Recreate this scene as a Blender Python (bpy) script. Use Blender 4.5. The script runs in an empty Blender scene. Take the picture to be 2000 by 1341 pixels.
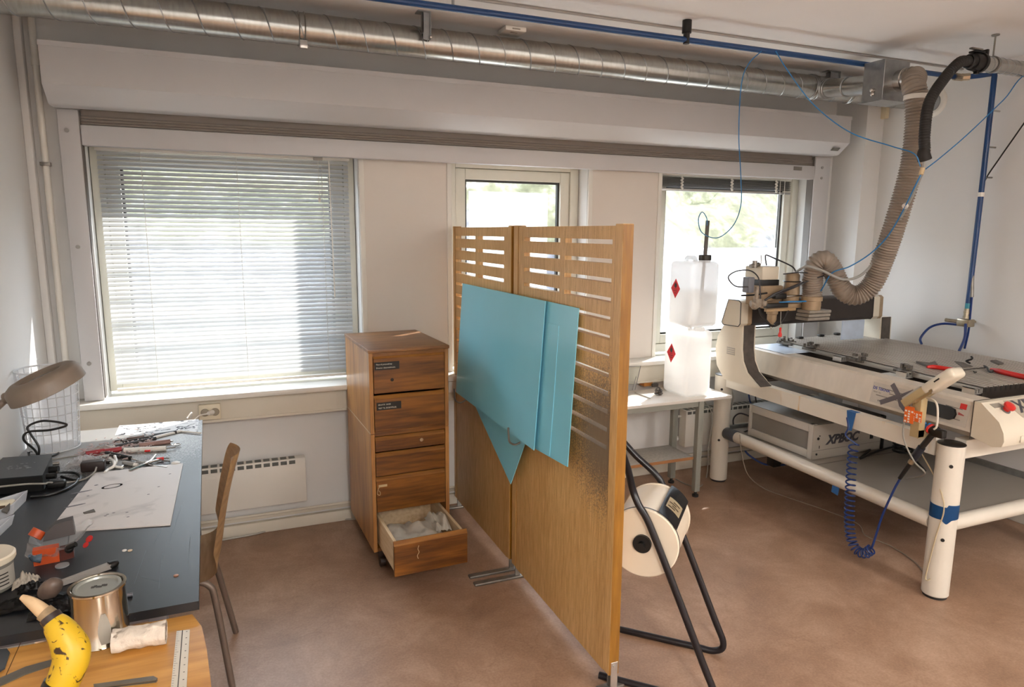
import bpy, bmesh, math, random
from mathutils import Vector as V, Matrix, Quaternion
random.seed(7)
SC = bpy.context.scene
COL = SC.collection

# ------------------------------------------------------------------ camera
FPX, CAMZ = 1328.37, 1.6
YAW, PIT, ROL = 0.392605627, 0.162501764, 0.00671614187
_fw = V((math.sin(YAW)*math.cos(PIT), math.cos(YAW)*math.cos(PIT), -math.sin(PIT)))
_r0 = V((math.cos(YAW), -math.sin(YAW), 0)); _u0 = _r0.cross(_fw)
_R = _r0*math.cos(ROL) + _u0*math.sin(ROL); _U = -_r0*math.sin(ROL) + _u0*math.cos(ROL)
CP = V((0, 0, CAMZ))
cam = bpy.data.cameras.new('camera'); camo = bpy.data.objects.new('camera', cam); COL.objects.link(camo)
cam.sensor_width = 36; cam.sensor_fit = 'HORIZONTAL'; cam.lens = 36*FPX/2000; cam.clip_start = 0.02; cam.clip_end = 200
m3 = Matrix((_R, _U, -_fw)).transposed()
camo.matrix_world = Matrix.Translation(CP) @ m3.to_4x4()
SC.camera = camo

def at(px, py, X=None, Y=None, Z=None):
    """a point measured on the photo, on a known plane of the room"""
    d = _R*((px-1000)/FPX) - _U*((py-670.5)/FPX) + _fw
    t = X/d.x if X is not None else (Y/d.y if Y is not None else (Z-CAMZ)/d.z)
    return CP + d*t
def zat(px, py, x, y):
    d = _R*((px-1000)/FPX) - _U*((py-670.5)/FPX) + _fw
    t = (d.x*x + d.y*y)/(d.x*d.x + d.y*d.y)
    return CAMZ + d.z*t

# ------------------------------------------------------------------ world, sun, added fill lamps, exposure
SC.view_settings.view_transform = 'Standard'; SC.view_settings.look = 'None'
SC.view_settings.gamma = 1; SC.view_settings.use_curve_mapping = False
SC.view_settings.exposure = 1.15
SC.cycles.use_denoising = True
SC.cycles.max_bounces = 10; SC.cycles.diffuse_bounces = 6; SC.cycles.glossy_bounces = 4
SC.cycles.transparent_max_bounces = 24; SC.cycles.transmission_bounces = 8
SC.cycles.caustics_reflective = False; SC.cycles.caustics_refractive = False
SC.cycles.sample_clamp_indirect = 6
w = bpy.data.worlds.new('sky'); SC.world = w; w.use_nodes = True
nt = w.node_tree; nt.nodes.clear()
bg = nt.nodes.new('ShaderNodeBackground'); wo = nt.nodes.new('ShaderNodeOutputWorld')
bg.inputs[0].default_value = (0.78, 0.89, 1.0, 1); bg.inputs[1].default_value = 4.4
nt.links.new(bg.outputs[0], wo.inputs[0])
sun = bpy.data.lights.new('sun', 'SUN'); sun.energy = 9.0; sun.angle = math.radians(0.6); sun.color = (1, .96, .90)
suno = bpy.data.objects.new('sun', sun); COL.objects.link(suno)
suno.rotation_euler = V((-1.4, -1.0, -1.65)).to_track_quat('-Z', 'Y').to_euler(); suno.location = (6, 8, 9)
def portal(x0, x1, z0, z1):
    l = bpy.data.lights.new('window_portal', 'AREA'); l.shape = 'RECTANGLE'; l.size = x1-x0; l.size_y = z1-z0
    l.cycles.is_portal = True
    o = bpy.data.objects.new('window_portal', l); COL.objects.link(o)
    o.location = ((x0+x1)/2, 4.02, (z0+z1)/2); o.rotation_euler = V((0, -1, 0)).to_track_quat('-Z', 'Z').to_euler()
for a in ((-.585, .65, .78, 1.99), (1.165, 2.02, .78, 1.99), (2.55, 3.79, .78, 1.99)): portal(*a)
def lamp(x, y, e, c=(1, .97, .93), z=2.21, up=False):  # added fill light from the unseen rear; the uplight brightens the ceiling
    l = bpy.data.lights.new('fill_lamp_light', 'AREA'); l.shape = 'RECTANGLE'; l.size = .25; l.size_y = 1.2; l.energy = e; l.color = c
    o = bpy.data.objects.new('fill_lamp_light', l); COL.objects.link(o); o.location = (x, y, z)
    if up: o.rotation_euler = (math.pi, 0, 0)
for x, y in ((.3, -1.2), (3.0, -1.2)): lamp(x, y, 34); lamp(x, y, 30, z=2.285, up=True)

# ------------------------------------------------------------------ materials
def s2l(c):
    return tuple((u/12.92 if u <= .04045 else ((u+.055)/1.055)**2.4) for u in c)
def hx(h):
    return s2l(tuple(int(h[i:i+2], 16)/255 for i in (0, 2, 4)))
MATS = {}
def mat(name, h, rough=.5, metal=0, var=.05, scale=6, bump=0, bscale=80, spec=.5, alpha=None, trans=0, coat=0, stretch=(1, 1, 1)):
    if name in MATS: return MATS[name]
    m = bpy.data.materials.new(name); m.use_nodes = True; n = m.node_tree; p = n.nodes['Principled BSDF']
    c = hx(h)
    tc = n.nodes.new('ShaderNodeTexCoord'); mp = n.nodes.new('ShaderNodeMapping'); mp.inputs['Scale'].default_value = stretch
    n.links.new(tc.outputs['Object'], mp.inputs[0])
    if var:
        no = n.nodes.new('ShaderNodeTexNoise'); no.inputs['Scale'].default_value = scale; no.inputs['Detail'].default_value = 5
        n.links.new(mp.outputs[0], no.inputs[0])
        r = n.nodes.new('ShaderNodeValToRGB'); r.color_ramp.elements[0].position = .3; r.color_ramp.elements[1].position = .7
        r.color_ramp.elements[0].color = tuple(u*(1-var) for u in c)+(1,); r.color_ramp.elements[1].color = tuple(min(1, u*(1+var)) for u in c)+(1,)
        n.links.new(no.outputs[0], r.inputs[0]); n.links.new(r.outputs[0], p.inputs['Base Color'])
    else: p.inputs['Base Color'].default_value = c+(1,)
    p.inputs['Roughness'].default_value = rough; p.inputs['Metallic'].default_value = metal
    p.inputs['Specular IOR Level'].default_value = spec
    if trans: p.inputs['Transmission Weight'].default_value = trans
    if coat: p.inputs['Coat Weight'].default_value = coat
    if bump:
        b = n.nodes.new('ShaderNodeBump'); b.inputs['Strength'].default_value = bump; b.inputs['Distance'].default_value = .004
        nb = n.nodes.new('ShaderNodeTexNoise'); nb.inputs['Scale'].default_value = bscale; nb.inputs['Detail'].default_value = 4
        n.links.new(mp.outputs[0], nb.inputs[0]); n.links.new(nb.outputs[0], b.inputs['Height']); n.links.new(b.outputs[0], p.inputs['Normal'])
    if alpha is not None: p.inputs['Alpha'].default_value = alpha
    MATS[name] = m; return m
def ramp(n, els):
    r = n.nodes.new('ShaderNodeValToRGB'); e = r.color_ramp.elements
    while len(e) < len(els): e.new(.5)
    for k, (p, c) in enumerate(els): e[k].position = p; e[k].color = c+(1,)
    return r
def wood(name, dark, light, axis='Z', rough=.42, fine=1.0, scale=9, knots=True, coat=.1):
    if name in MATS: return MATS[name]
    m = bpy.data.materials.new(name); m.use_nodes = True; n = m.node_tree; p = n.nodes['Principled BSDF']
    tc = n.nodes.new('ShaderNodeTexCoord'); mp = n.nodes.new('ShaderNodeMapping')
    s = {'X': (.09, 1, 1), 'Y': (1, .09, 1), 'Z': (1, 1, .09)}[axis]
    mp.inputs['Scale'].default_value = tuple(u*scale*.55 for u in s); n.links.new(tc.outputs['Object'], mp.inputs[0])
    a = n.nodes.new('ShaderNodeTexNoise'); a.inputs['Scale'].default_value = 1.2; a.inputs['Detail'].default_value = 3; a.inputs['Distortion'].default_value = .8 if knots else .1
    n.links.new(mp.outputs[0], a.inputs[0])
    b = n.nodes.new('ShaderNodeTexNoise'); b.inputs['Scale'].default_value = 14*fine; b.inputs['Detail'].default_value = 4
    n.links.new(mp.outputs[0], b.inputs[0])
    mu = n.nodes.new('ShaderNodeMath'); mu.operation = 'MULTIPLY'; mu.inputs[1].default_value = 6 if knots else 2
    n.links.new(a.outputs[0], mu.inputs[0])
    sn = n.nodes.new('ShaderNodeMath'); sn.operation = 'SINE'; mu2 = n.nodes.new('ShaderNodeMath'); mu2.operation = 'MULTIPLY'; mu2.inputs[1].default_value = 3.2
    n.links.new(mu.outputs[0], mu2.inputs[0]); n.links.new(mu2.outputs[0], sn.inputs[0])
    mm = n.nodes.new('ShaderNodeMath'); mm.operation = 'MULTIPLY_ADD'; mm.inputs[1].default_value = .13 if knots else .06; n.links.new(sn.outputs[0], mm.inputs[0]); n.links.new(b.outputs[0], mm.inputs[2])
    r = ramp(n, [(.25, hx(dark)), (.72, hx(light))]); n.links.new(mm.outputs[0], r.inputs[0]); n.links.new(r.outputs[0], p.inputs['Base Color'])
    p.inputs['Roughness'].default_value = rough; p.inputs['Coat Weight'].default_value = coat; p.inputs['Coat Roughness'].default_value = .25
    MATS[name] = m; return m

def floor_mat():
    m = bpy.data.materials.new('linoleum'); m.use_nodes = True; n = m.node_tree; p = n.nodes['Principled BSDF']
    tc = n.nodes.new('ShaderNodeTexCoord')
    a = n.nodes.new('ShaderNodeTexNoise'); a.inputs['Scale'].default_value = 3.2; a.inputs['Detail'].default_value = 10; a.inputs['Roughness'].default_value = .72; a.inputs['Distortion'].default_value = .35
    b = n.nodes.new('ShaderNodeTexNoise'); b.inputs['Scale'].default_value = 110; b.inputs['Detail'].default_value = 3
    n.links.new(tc.outputs['Object'], a.inputs[0]); n.links.new(tc.outputs['Object'], b.inputs[0])
    mx = n.nodes.new('ShaderNodeMath'); mx.operation = 'MULTIPLY_ADD'; mx.inputs[1].default_value = .35; n.links.new(b.outputs[0], mx.inputs[0]); n.links.new(a.outputs[0], mx.inputs[2])
    r = ramp(n, [(.42, hx('7c5f4a')), (.66, hx('967761')), (.90, hx('b0927c'))]); n.links.new(mx.outputs[0], r.inputs[0])
    # dark cracks and scuffs
    c = n.nodes.new('ShaderNodeTexNoise'); c.inputs['Scale'].default_value = .9; c.inputs['Detail'].default_value = 7; c.inputs['Distortion'].default_value = .6; n.links.new(tc.outputs['Object'], c.inputs[0])
    cr = n.nodes.new('ShaderNodeValToRGB'); e = cr.color_ramp.elements; e[0].position = .4985; e[1].position = .5015; e.new(.5)
    e[0].color = (1, 1, 1, 1); e[1].color = (.72, .66, .62, 1); e[2].color = (1, 1, 1, 1)
    n.links.new(c.outputs[0], cr.inputs[0])
    mi = n.nodes.new('ShaderNodeMix'); mi.data_type = 'RGBA'; mi.blend_type = 'MULTIPLY'; mi.inputs[0].default_value = .35
    n.links.new(r.outputs[0], mi.inputs[6]); n.links.new(cr.outputs[0], mi.inputs[7]); n.links.new(mi.outputs[2], p.inputs['Base Color'])
    rr = n.nodes.new('ShaderNodeMapRange'); rr.inputs[3].default_value = .32; rr.inputs[4].default_value = .52; n.links.new(a.outputs[0], rr.inputs[0]); n.links.new(rr.outputs[0], p.inputs['Roughness'])
    bp = n.nodes.new('ShaderNodeBump'); bp.inputs['Strength'].default_value = .08; bp.inputs['Distance'].default_value = .003; n.links.new(b.outputs[0], bp.inputs['Height']); n.links.new(bp.outputs[0], p.inputs['Normal'])
    return m
def glass_mat(name, tint=(1, 1, 1), haze=0.0):
    """clear sheet: lets light straight through, with a fresnel gloss; haze adds a milky translucent film"""
    m = bpy.data.materials.new(name); m.use_nodes = True; n = m.node_tree; n.nodes.clear()
    o = n.nodes.new('ShaderNodeOutputMaterial'); t = n.nodes.new('ShaderNodeBsdfTransparent'); t.inputs[0].default_value = tint+(1,)
    g = n.nodes.new('ShaderNodeBsdfGlossy'); g.inputs['Roughness'].default_value = .03
    lw = n.nodes.new('ShaderNodeLayerWeight'); lw.inputs[0].default_value = .5
    pw = n.nodes.new('ShaderNodeMath'); pw.operation = 'POWER'; pw.inputs[1].default_value = 5; n.links.new(lw.outputs['Facing'], pw.inputs[0])
    f = n.nodes.new('ShaderNodeMapRange'); f.inputs[3].default_value = .03; f.inputs[4].default_value = .9; n.links.new(pw.outputs[0], f.inputs[0])
    mx = n.nodes.new('ShaderNodeMixShader'); n.links.new(f.outputs[0], mx.inputs[0]); n.links.new(t.outputs[0], mx.inputs[1]); n.links.new(g.outputs[0], mx.inputs[2])
    last = mx
    if haze:
        tr = n.nodes.new('ShaderNodeBsdfTranslucent'); tr.inputs[0].default_value = (.95, .97, 1, 1)
        tcd = n.nodes.new('ShaderNodeTexCoord'); nz = n.nodes.new('ShaderNodeTexNoise'); nz.inputs['Scale'].default_value = 45; n.links.new(tcd.outputs['Object'], nz.inputs[0])
        mr = n.nodes.new('ShaderNodeMapRange'); mr.inputs[3].default_value = haze*.6; mr.inputs[4].default_value = min(1, haze*1.4); n.links.new(nz.outputs[0], mr.inputs[0])
        m2 = n.nodes.new('ShaderNodeMixShader'); n.links.new(mr.outputs[0], m2.inputs[0]); n.links.new(mx.outputs[0], m2.inputs[1]); n.links.new(tr.outputs[0], m2.inputs[2]); last = m2
    n.links.new(last.outputs[0], o.inputs[0]); MATS[name] = m; return m
def translucent_mat(name, h, fac=.5, rough=.4, alpha=1.0):
    """thin plastic that glows when light stands behind it"""
    m = bpy.data.materials.new(name); m.use_nodes = True; n = m.node_tree; p = n.nodes['Principled BSDF']; o = n.nodes['Material Output']
    tc = n.nodes.new('ShaderNodeTexCoord'); no = n.nodes.new('ShaderNodeTexNoise'); no.inputs['Scale'].default_value = 5; n.links.new(tc.outputs['Object'], no.inputs[0])
    c = hx(h); r = ramp(n, [(.3, tuple(u*.96 for u in c)), (.7, c)]); n.links.new(no.outputs[0], r.inputs[0]); n.links.new(r.outputs[0], p.inputs['Base Color'])
    p.inputs['Roughness'].default_value = rough
    t = n.nodes.new('ShaderNodeBsdfTranslucent'); n.links.new(r.outputs[0], t.inputs[0])
    mx = n.nodes.new('ShaderNodeMixShader'); mx.inputs[0].default_value = fac
    n.links.new(p.outputs[0], mx.inputs[1]); n.links.new(t.outputs[0], mx.inputs[2]); last = mx
    if alpha < 1:
        tp = n.nodes.new('ShaderNodeBsdfTransparent'); m2 = n.nodes.new('ShaderNodeMixShader'); m2.inputs[0].default_value = alpha
        n.links.new(tp.outputs[0], m2.inputs[1]); n.links.new(mx.outputs[0], m2.inputs[2]); last = m2
    n.links.new(last.outputs[0], o.inputs[0]); MATS[name] = m; return m

WHITE = mat('wall_paint', 'dcdbd9', .75, var=.02, scale=2, bump=.05, bscale=300)
CEIL = mat('ceiling_paint', 'e6e5e4', .85, var=.02, scale=1.5, bump=.05, bscale=200)
PANEL = mat('pier_panel_paint', 'd8d1c9', .6, var=.02, scale=2)
TRIM = mat('white_trim_paint', 'dedbd3', .45, var=.02, scale=3)
APRON = mat('beige_trim_paint', 'd6cfc0', .5, var=.03, scale=3)
SHUT = mat('shutter_grey_aluminium', 'c3c2c3', .38, var=.02, scale=3, metal=0.0)
DARKGREY = mat('dark_grey_slat', '6f6a66', .6, var=.05)
GALV = mat('galvanised_steel', 'b4b4b0', .27, metal=.95, var=.10, scale=22, bump=.03, bscale=400, stretch=(4, 1, 1))
GALVD = mat('galvanised_sheet', '9fa1a2', .36, metal=.9, var=.12, scale=26)
BLUEP = mat('blue_pipe_paint', '0b3a6e', .4, var=.06, scale=8, coat=.2)
BLUEH = mat('blue_hose_plastic', '2476b2', .35, var=.04)
NAVY = mat('navy_hose_plastic', '16306a', .3, var=.05)
BLACK = mat('black_plastic', '100f0e', .42, var=.1, scale=20)
RUBBER = mat('black_rubber', '1d1a18', .62, var=.1, scale=30)
STEEL = mat('bright_steel', 'c8c5c0', .22, metal=1, var=.06, scale=30)
DULL = mat('dull_steel', '8d8983', .42, metal=.85, var=.12, scale=30)
BRASS = mat('nickel_brass_fitting', 'b9ad97', .3, metal=1, var=.1, scale=40)
CREAM = mat('cream_machine_paint', 'cfc6b4', .42, var=.04, scale=7)
WHITEP = mat('white_plastic', 'e2dfd8', .35, var=.02)
RED = mat('red_plastic', 'c4221c', .35, var=.05)

# ------------------------------------------------------------------ mesh building
class MB:
    def __init__(s): s.bm = bmesh.new(); s.M = Matrix.Identity(4)
    def _add(s, tmp, M=None):
        me = bpy.data.meshes.new('t'); 
        if M is not None: bmesh.ops.transform(tmp, matrix=M, verts=tmp.verts)
        if s.M != Matrix.Identity(4): bmesh.ops.transform(tmp, matrix=s.M, verts=tmp.verts)
        tmp.to_mesh(me); tmp.free(); s.bm.from_mesh(me); bpy.data.meshes.remove(me); return s
    def box(s, x0, x1, y0, y1, z0, z1, bev=0, M=None, seg=2):
        t = bmesh.new(); bmesh.ops.create_cube(t, size=1)
        for v in t.verts: v.co = V(((x0+x1)/2+v.co.x*(x1-x0), (y0+y1)/2+v.co.y*(y1-y0), (z0+z1)/2+v.co.z*(z1-z0)))
        if bev: bmesh.ops.bevel(t, geom=t.edges[:], offset=bev, segments=seg, affect='EDGES', profile=.5)
        return s._add(t, M)
    def cyl(s, p0, p1, r, r2=None, n=24, caps=True):
        p0, p1 = V(p0), V(p1); d = p1-p0; t = bmesh.new()
        bmesh.ops.create_cone(t, cap_ends=caps, segments=n, radius1=r, radius2=r if r2 is None else r2, depth=d.length)
        return s._add(t, Matrix.Translation((p0+p1)/2) @ d.to_track_quat('Z', 'Y').to_matrix().to_4x4())
    def sph(s, c, r, sc=(1, 1, 1), n=16):
        t = bmesh.new(); bmesh.ops.create_uvsphere(t, u_segments=n, v_segments=max(6, n//2), radius=r)
        return s._add(t, Matrix.Translation(c) @ Matrix.Diagonal((sc[0], sc[1], sc[2], 1)))
    def tube(s, pts, r, n=10, sub=6, smooth=True, caps=True, rfun=None):
        pts = [V(p) for p in pts]
        if smooth and len(pts) > 2: pts = catmull(pts, sub)
        t = bmesh.new(); rings = []; L = len(pts); prev = None
        for i, p in enumerate(pts):
            d = (pts[min(i+1, L-1)]-pts[max(i-1, 0)]).normalized()
            if prev is None:
                a = d.orthogonal().normalized()
            else:
                a = prev - d*prev.dot(d)
                a = a.normalized() if a.length > 1e-6 else d.orthogonal().normalized()
            prev = a; b = d.cross(a)
            rr = r if rfun is None else rfun(i, L)
            rings.append([t.verts.new(p+(a*math.cos(2*math.pi*k/n)+b*math.sin(2*math.pi*k/n))*rr) for k in range(n)])
        for i in range(L-1):
            for k in range(n): t.faces.new((rings[i][k], rings[i][(k+1) % n], rings[i+1][(k+1) % n], rings[i+1][k]))
        if caps: t.faces.new(rings[0][::-1]); t.faces.new(rings[-1])
        return s._add(t)
    def lathe(s, prof, origin=(0, 0, 0), axis=(0, 0, 1), n=32):
        """prof: (radius, height) pairs turned about axis"""
        t = bmesh.new(); rings = []
        for r, h in prof:
            if r < 1e-6: rings.append([t.verts.new((0, 0, h))])
            else: rings.append([t.verts.new((r*math.cos(2*math.pi*k/n), r*math.sin(2*math.pi*k/n), h)) for k in range(n)])
        for a, b in zip(rings, rings[1:]):
            for k in range(n):
                k2 = (k+1) % n
                if len(a) == 1 and len(b) == 1: continue
                if len(a) == 1: t.faces.new((a[0], b[k2], b[k]))
                elif len(b) == 1: t.faces.new((a[k], a[k2], b[0]))
                else: t.faces.new((a[k], a[k2], b[k2], b[k]))
        return s._add(t, Matrix.Translation(origin) @ V(axis).to_track_quat('Z', 'Y').to_matrix().to_4x4())
    def poly(s, pts, ext):
        """planar outline pts (3D), pushed along vector ext"""
        t = bmesh.new(); ext = V(ext); a = [t.verts.new(V(p)) for p in pts]; b = [t.verts.new(V(p)+ext) for p in pts]; n = len(pts)
        t.faces.new(a); t.faces.new(b[::-1])
        for k in range(n): t.faces.new((a[k], a[(k+1) % n], b[(k+1) % n], b[k]))
        return s._add(t)
    def grid(s, f, nu, nv, closeu=False, thick=0):
        t = bmesh.new(); g = [[t.verts.new(f(i/nu, j/nv)) for j in range(nv+1)] for i in range(nu+(0 if closeu else 1))]
        N = len(g)
        for i in range(nu):
            for j in range(nv): t.faces.new((g[i][j], g[(i+1) % N][j], g[(i+1) % N][j+1], g[i][j+1]))
        if thick: bmesh.ops.solidify(t, geom=t.faces[:], thickness=thick)
        return s._add(t)
    def build(s, name, material, parent=None, ang=35, origin=None):
        bm = s.bm; bmesh.ops.recalc_face_normals(bm, faces=bm.faces[:])
        if parent is not None: o0 = ORG[parent]
        elif origin is not None: o0 = V(origin)
        else:
            xs = [v.co for v in bm.verts]
            o0 = V(((min(v.x for v in xs)+max(v.x for v in xs))/2, (min(v.y for v in xs)+max(v.y for v in xs))/2, min(v.z for v in xs)))
        bmesh.ops.translate(bm, vec=-o0, verts=bm.verts)
        me = bpy.data.meshes.new(name); bm.to_mesh(me); bm.free(); me.materials.append(material)
        me.polygons.foreach_set('use_smooth', [True]*len(me.polygons)); me.set_sharp_from_angle(angle=math.radians(ang))
        o = bpy.data.objects.new(name, me); COL.objects.link(o); ORG[o] = o0
        if parent is not None: o.parent = parent
        else: o.location = o0
        return o
ORG = {}
def catmull(p, sub):
    out = []; P = [p[0]*2-p[1]]+p+[p[-1]*2-p[-2]]
    for i in range(1, len(P)-2):
        a, b, c, d = P[i-1:i+3]
        for k in range(sub):
            t = k/sub
            out.append(.5*((2*b)+(c-a)*t+(2*a-5*b+4*c-d)*t*t+(3*b-a-3*c+d)*t**3))
    out.append(p[-1]); return out
def tag(o, label, cat, group=None):
    o['label'] = label; o['category'] = cat
    if group: o['group'] = group
    return o
def thing(name, label, cat, loc, group=None):
    o = bpy.data.objects.new(name, None); o.empty_display_size = .05; COL.objects.link(o); o.location = loc; ORG[o] = V(loc)
    return tag(o, label, cat, group)
def struct(o): o['kind'] = 'structure'; return o
def text(name, string, size, origin, xdir, updir, material, parent, depth=.0008, shear=0, align='LEFT', bold=0):
    c = bpy.data.curves.new('t', 'FONT'); c.body = string; c.size = size; c.extrude = depth; c.shear = shear; c.align_x = align; c.offset = bold; c.resolution_u = 3
    o = bpy.data.objects.new('t', c); COL.objects.link(o); bpy.context.view_layer.update()
    me = bpy.data.meshes.new_from_object(o.evaluated_get(bpy.context.evaluated_depsgraph_get())); bpy.data.objects.remove(o)
    x = V(xdir).normalized(); u = V(updir); u = (u-x*u.dot(x)).normalized(); nrm = x.cross(u)
    M = Matrix.Translation(V(origin)) @ Matrix((x, u, nrm)).transposed().to_4x4()
    me.transform(M); me.transform(Matrix.Translation(-ORG[parent])); me.materials.clear(); me.materials.append(material)
    t = bpy.data.objects.new(name, me); COL.objects.link(t); t.parent = parent; ORG[t] = ORG[parent]; return t
def copy_tree(o, parent=None):
    c = o.copy(); COL.objects.link(c); ORG[c] = ORG[o]
    if parent: c.parent = parent
    for ch in list(o.children): copy_tree(ch, c)
    return c
# ------------------------------------------------------------------ room shell
XL, XR, YB, YR, ZC = -.80, 4.13, 3.708, -2.6, 2.585
struct(MB().box(XL-.2, XR+.2, YR-.2, YB+.25, -.2, 0).build('floor', floor_mat()))
struct(MB().box(XL-.2, XR+.2, YR-.2, YB+.25, ZC, ZC+.2).build('ceiling', CEIL))
struct(MB().box(XL-.2, XL, YR-.2, YB+.25, 0, ZC).build('wall_left', WHITE))
struct(MB().box(XR, XR+.2, YR-.2, YB+.25, 0, ZC).build('wall_right', WHITE))
struct(MB().box(XL, XR, YR-.2, YR, 0, ZC).build('wall_rear', WHITE))
OPEN = [(-.585, .65), (1.165, 2.02), (2.55, 3.79)]; WZ0, WZ1 = .78, 2.02
b = MB(); b.box(XL, XR, YB, YB+.25, 0, WZ0).box(XL, XR, YB, YB+.25, WZ1, ZC)
xs = [XL]+[u for o in OPEN for u in o]+[XR]
for k in range(0, 8, 2): b.box(xs[k], xs[k+1], YB, YB+.25, WZ0, WZ1)
struct(b.build('wall_front', WHITE))
struct(MB().box(3.975, XR, 3.45, YB, 0, ZC).build('trim_1', WHITE))                       # boxed-in column in the right corner
struct(MB().box(-.745, 3.97, 3.565, YB, .772, .80, .006).build('trim_2', TRIM))           # window sill
az0 = at(692, 799, Y=3.62).z
b = MB(); b.box(-.745, 3.97, 3.625, YB, az0, .772, .004)
for x in (-.1, .49, 1.9, 3.0): b.box(x-.001, x+.001, 3.6235, 3.626, az0+.012, .765)
b.box(-.745, 3.97, 3.618, 3.63, az0, az0+.012)
struct(b.build('trim_3', APRON))                                                          # beige trunking under the sill
for k, (x0, x1) in enumerate(((.65, 1.165), (2.02, 2.55))):
    b = MB(); b.box(x0+.003, x0+.03, YB-.014, YB, .80, WZ1+.05, .002); b.box(x1-.03, x1-.003, YB-.014, YB, .80, WZ1+.05, .002)
    struct(b.build('trim_%d' % (4+2*k), TRIM))
    b = MB(); b.box(x0+.03, x1-.03, YB-.006, YB, .80, WZ1+.05); struct(b.build('trim_%d' % (5+2*k), PANEL))
b = MB(); b.box(XL, 3.975, YB-.03, YB, 0, .062, .004); b.box(XL, 3.975, YB-.018, YB, .075, .10, .003)
struct(b.build('baseboard_front', APRON))
struct(MB().box(4.03, XR, YR, 3.45, 0, .10, .006).build('baseboard_right', TRIM))
struct(MB().box(XL, XL+.015, YR, YB-.03, 0, .07, .003).build('baseboard_left', APRON))
b = MB(); b.box(XL, XL+.03, 3.66, YB, .1, ZC, .006); struct(b.build('trim_8', WHITE))       # strip in the left corner

# windows: fixed frame, opening sash, pane
FRAME = mat('window_frame_paint', 'd9d7cb', .42, var=.03, scale=9)
GASK = mat('dark_window_gasket', '33322f', .5)
GLASS = glass_mat('window_glass'); FILM = glass_mat('frosted_window_film', haze=.30)
def window(n, x0, x1, z0, z1):
    b = MB(); y0, y1 = 3.815, 3.90
    for a in ((x0, x0+.055, z0, z1), (x1-.055, x1, z0, z1), (x0+.055, x1-.055, z1-.055, z1), (x0+.055, x1-.055, z0, z0+.055)): b.box(a[0], a[1], y0, y1, a[2], a[3], .004)
    fr = struct(b.build('window_%d' % n, FRAME))
    b = MB(); i = .058; wd = .06
    X0, X1, Z0, Z1 = x0+i, x1-i, z0+i, z1-i
    for a in ((X0, X0+wd, Z0, Z1), (X1-wd, X1, Z0, Z1), (X0+wd, X1-wd, Z1-wd, Z1), (X0+wd, X1-wd, Z0, Z0+wd)): b.box(a[0], a[1], y0+.012, y1-.006, a[2], a[3], .004)
    b.build('sash', FRAME, fr)
    b = MB(); g = .012; A0, A1, C0, C1 = X0+wd, X1-wd, Z0+wd, Z1-wd
    for a in ((A0, A0+g, C0, C1), (A1-g, A1, C0, C1), (A0+g, A1-g, C1-g, C1), (A0+g, A1-g, C0, C0+g)): b.box(a[0], a[1], y0+.03, y1-.03, a[2], a[3])
    b.build('gasket', GASK, fr)
    MB().box(A0+g-.002, A1-g+.002, 3.856, 3.860, C0+g-.002, C1-g+.002).build('pane', GLASS, fr)
    return fr, (A0, A1, C0, C1)
w1, _ = window(1, -.582, .647, .803, 2.017)
w2, g2 = window(2, 1.168, 2.017, .803, 2.017)
MB().box(g2[0]+.03, g2[1]-.075, 3.8505, 3.8525, g2[2]+.05, g2[3]-.065).build('privacy_film', FILM, w2)
w3, g3 = window(3, 2.553, 3.787, .803, 2.017)
MB().box(g3[0]+.013, g3[1]-.013, 3.8505, 3.8525, g3[2]+.013, 1.50).build('privacy_film', glass_mat('sun_diffusing_film', haze=.36), w3)  # milky lower film, its haze and height set to diffuse direct sun

# outside: bright rocky slope with grass and scrub
def hill_mat():
    m = bpy.data.materials.new('rock_slope'); m.use_nodes = True; n = m.node_tree; p = n.nodes['Principled BSDF']
    tc = n.nodes.new('ShaderNodeTexCoord')
    a = n.nodes.new('ShaderNodeTexNoise'); a.inputs['Scale'].default_value = .55; a.inputs['Detail'].default_value = 6; n.links.new(tc.outputs['Object'], a.inputs[0])
    b2 = n.nodes.new('ShaderNodeTexNoise'); b2.inputs['Scale'].default_value = 5; b2.inputs['Detail'].default_value = 8; b2.inputs['Roughness'].default_value = .7; n.links.new(tc.outputs['Object'], b2.inputs[0])
    rock = ramp(n, [(.35, hx('2c2c31')), (.5, hx('46464b')), (.68, hx('67666c'))]); n.links.new(b2.outputs[0], rock.inputs[0])
    veg = ramp(n, [(.3, hx('282610')), (.5, hx('4c4b32')), (.7, hx('737363'))]); n.links.new(b2.outputs[0], veg.inputs[0])
    sx = n.nodes.new('ShaderNodeSeparateXYZ'); n.links.new(tc.outputs['Object'], sx.inputs[0])
    ad = n.nodes.new('ShaderNodeMath'); ad.operation = 'MULTIPLY_ADD'; ad.inputs[1].default_value = 2.6; n.links.new(a.outputs[0], ad.inputs[0])
    hz = n.nodes.new('ShaderNodeMath'); hz.operation = 'MULTIPLY_ADD'; hz.inputs[1].default_value = 1.2; hz.inputs[2].default_value = -2.9
    n.links.new(sx.outputs[2], hz.inputs[0]); n.links.new(hz.outputs[0], ad.inputs[2])
    fr = ramp(n, [(.25, (0, 0, 0)), (.5, (1, 1, 1))]); n.links.new(ad.outputs[0], fr.inputs[0])
    mx = n.nodes.new('ShaderNodeMix'); mx.data_type = 'RGBA'; n.links.new(fr.outputs[0], mx.inputs[0]); n.links.new(rock.outputs[0], mx.inputs[6]); n.links.new(veg.outputs[0], mx.inputs[7]); n.links.new(mx.outputs[2], p.inputs['Base Color'])
    p.inputs['Roughness'].default_value = .9; return m
from mathutils import noise as NZ
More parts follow.
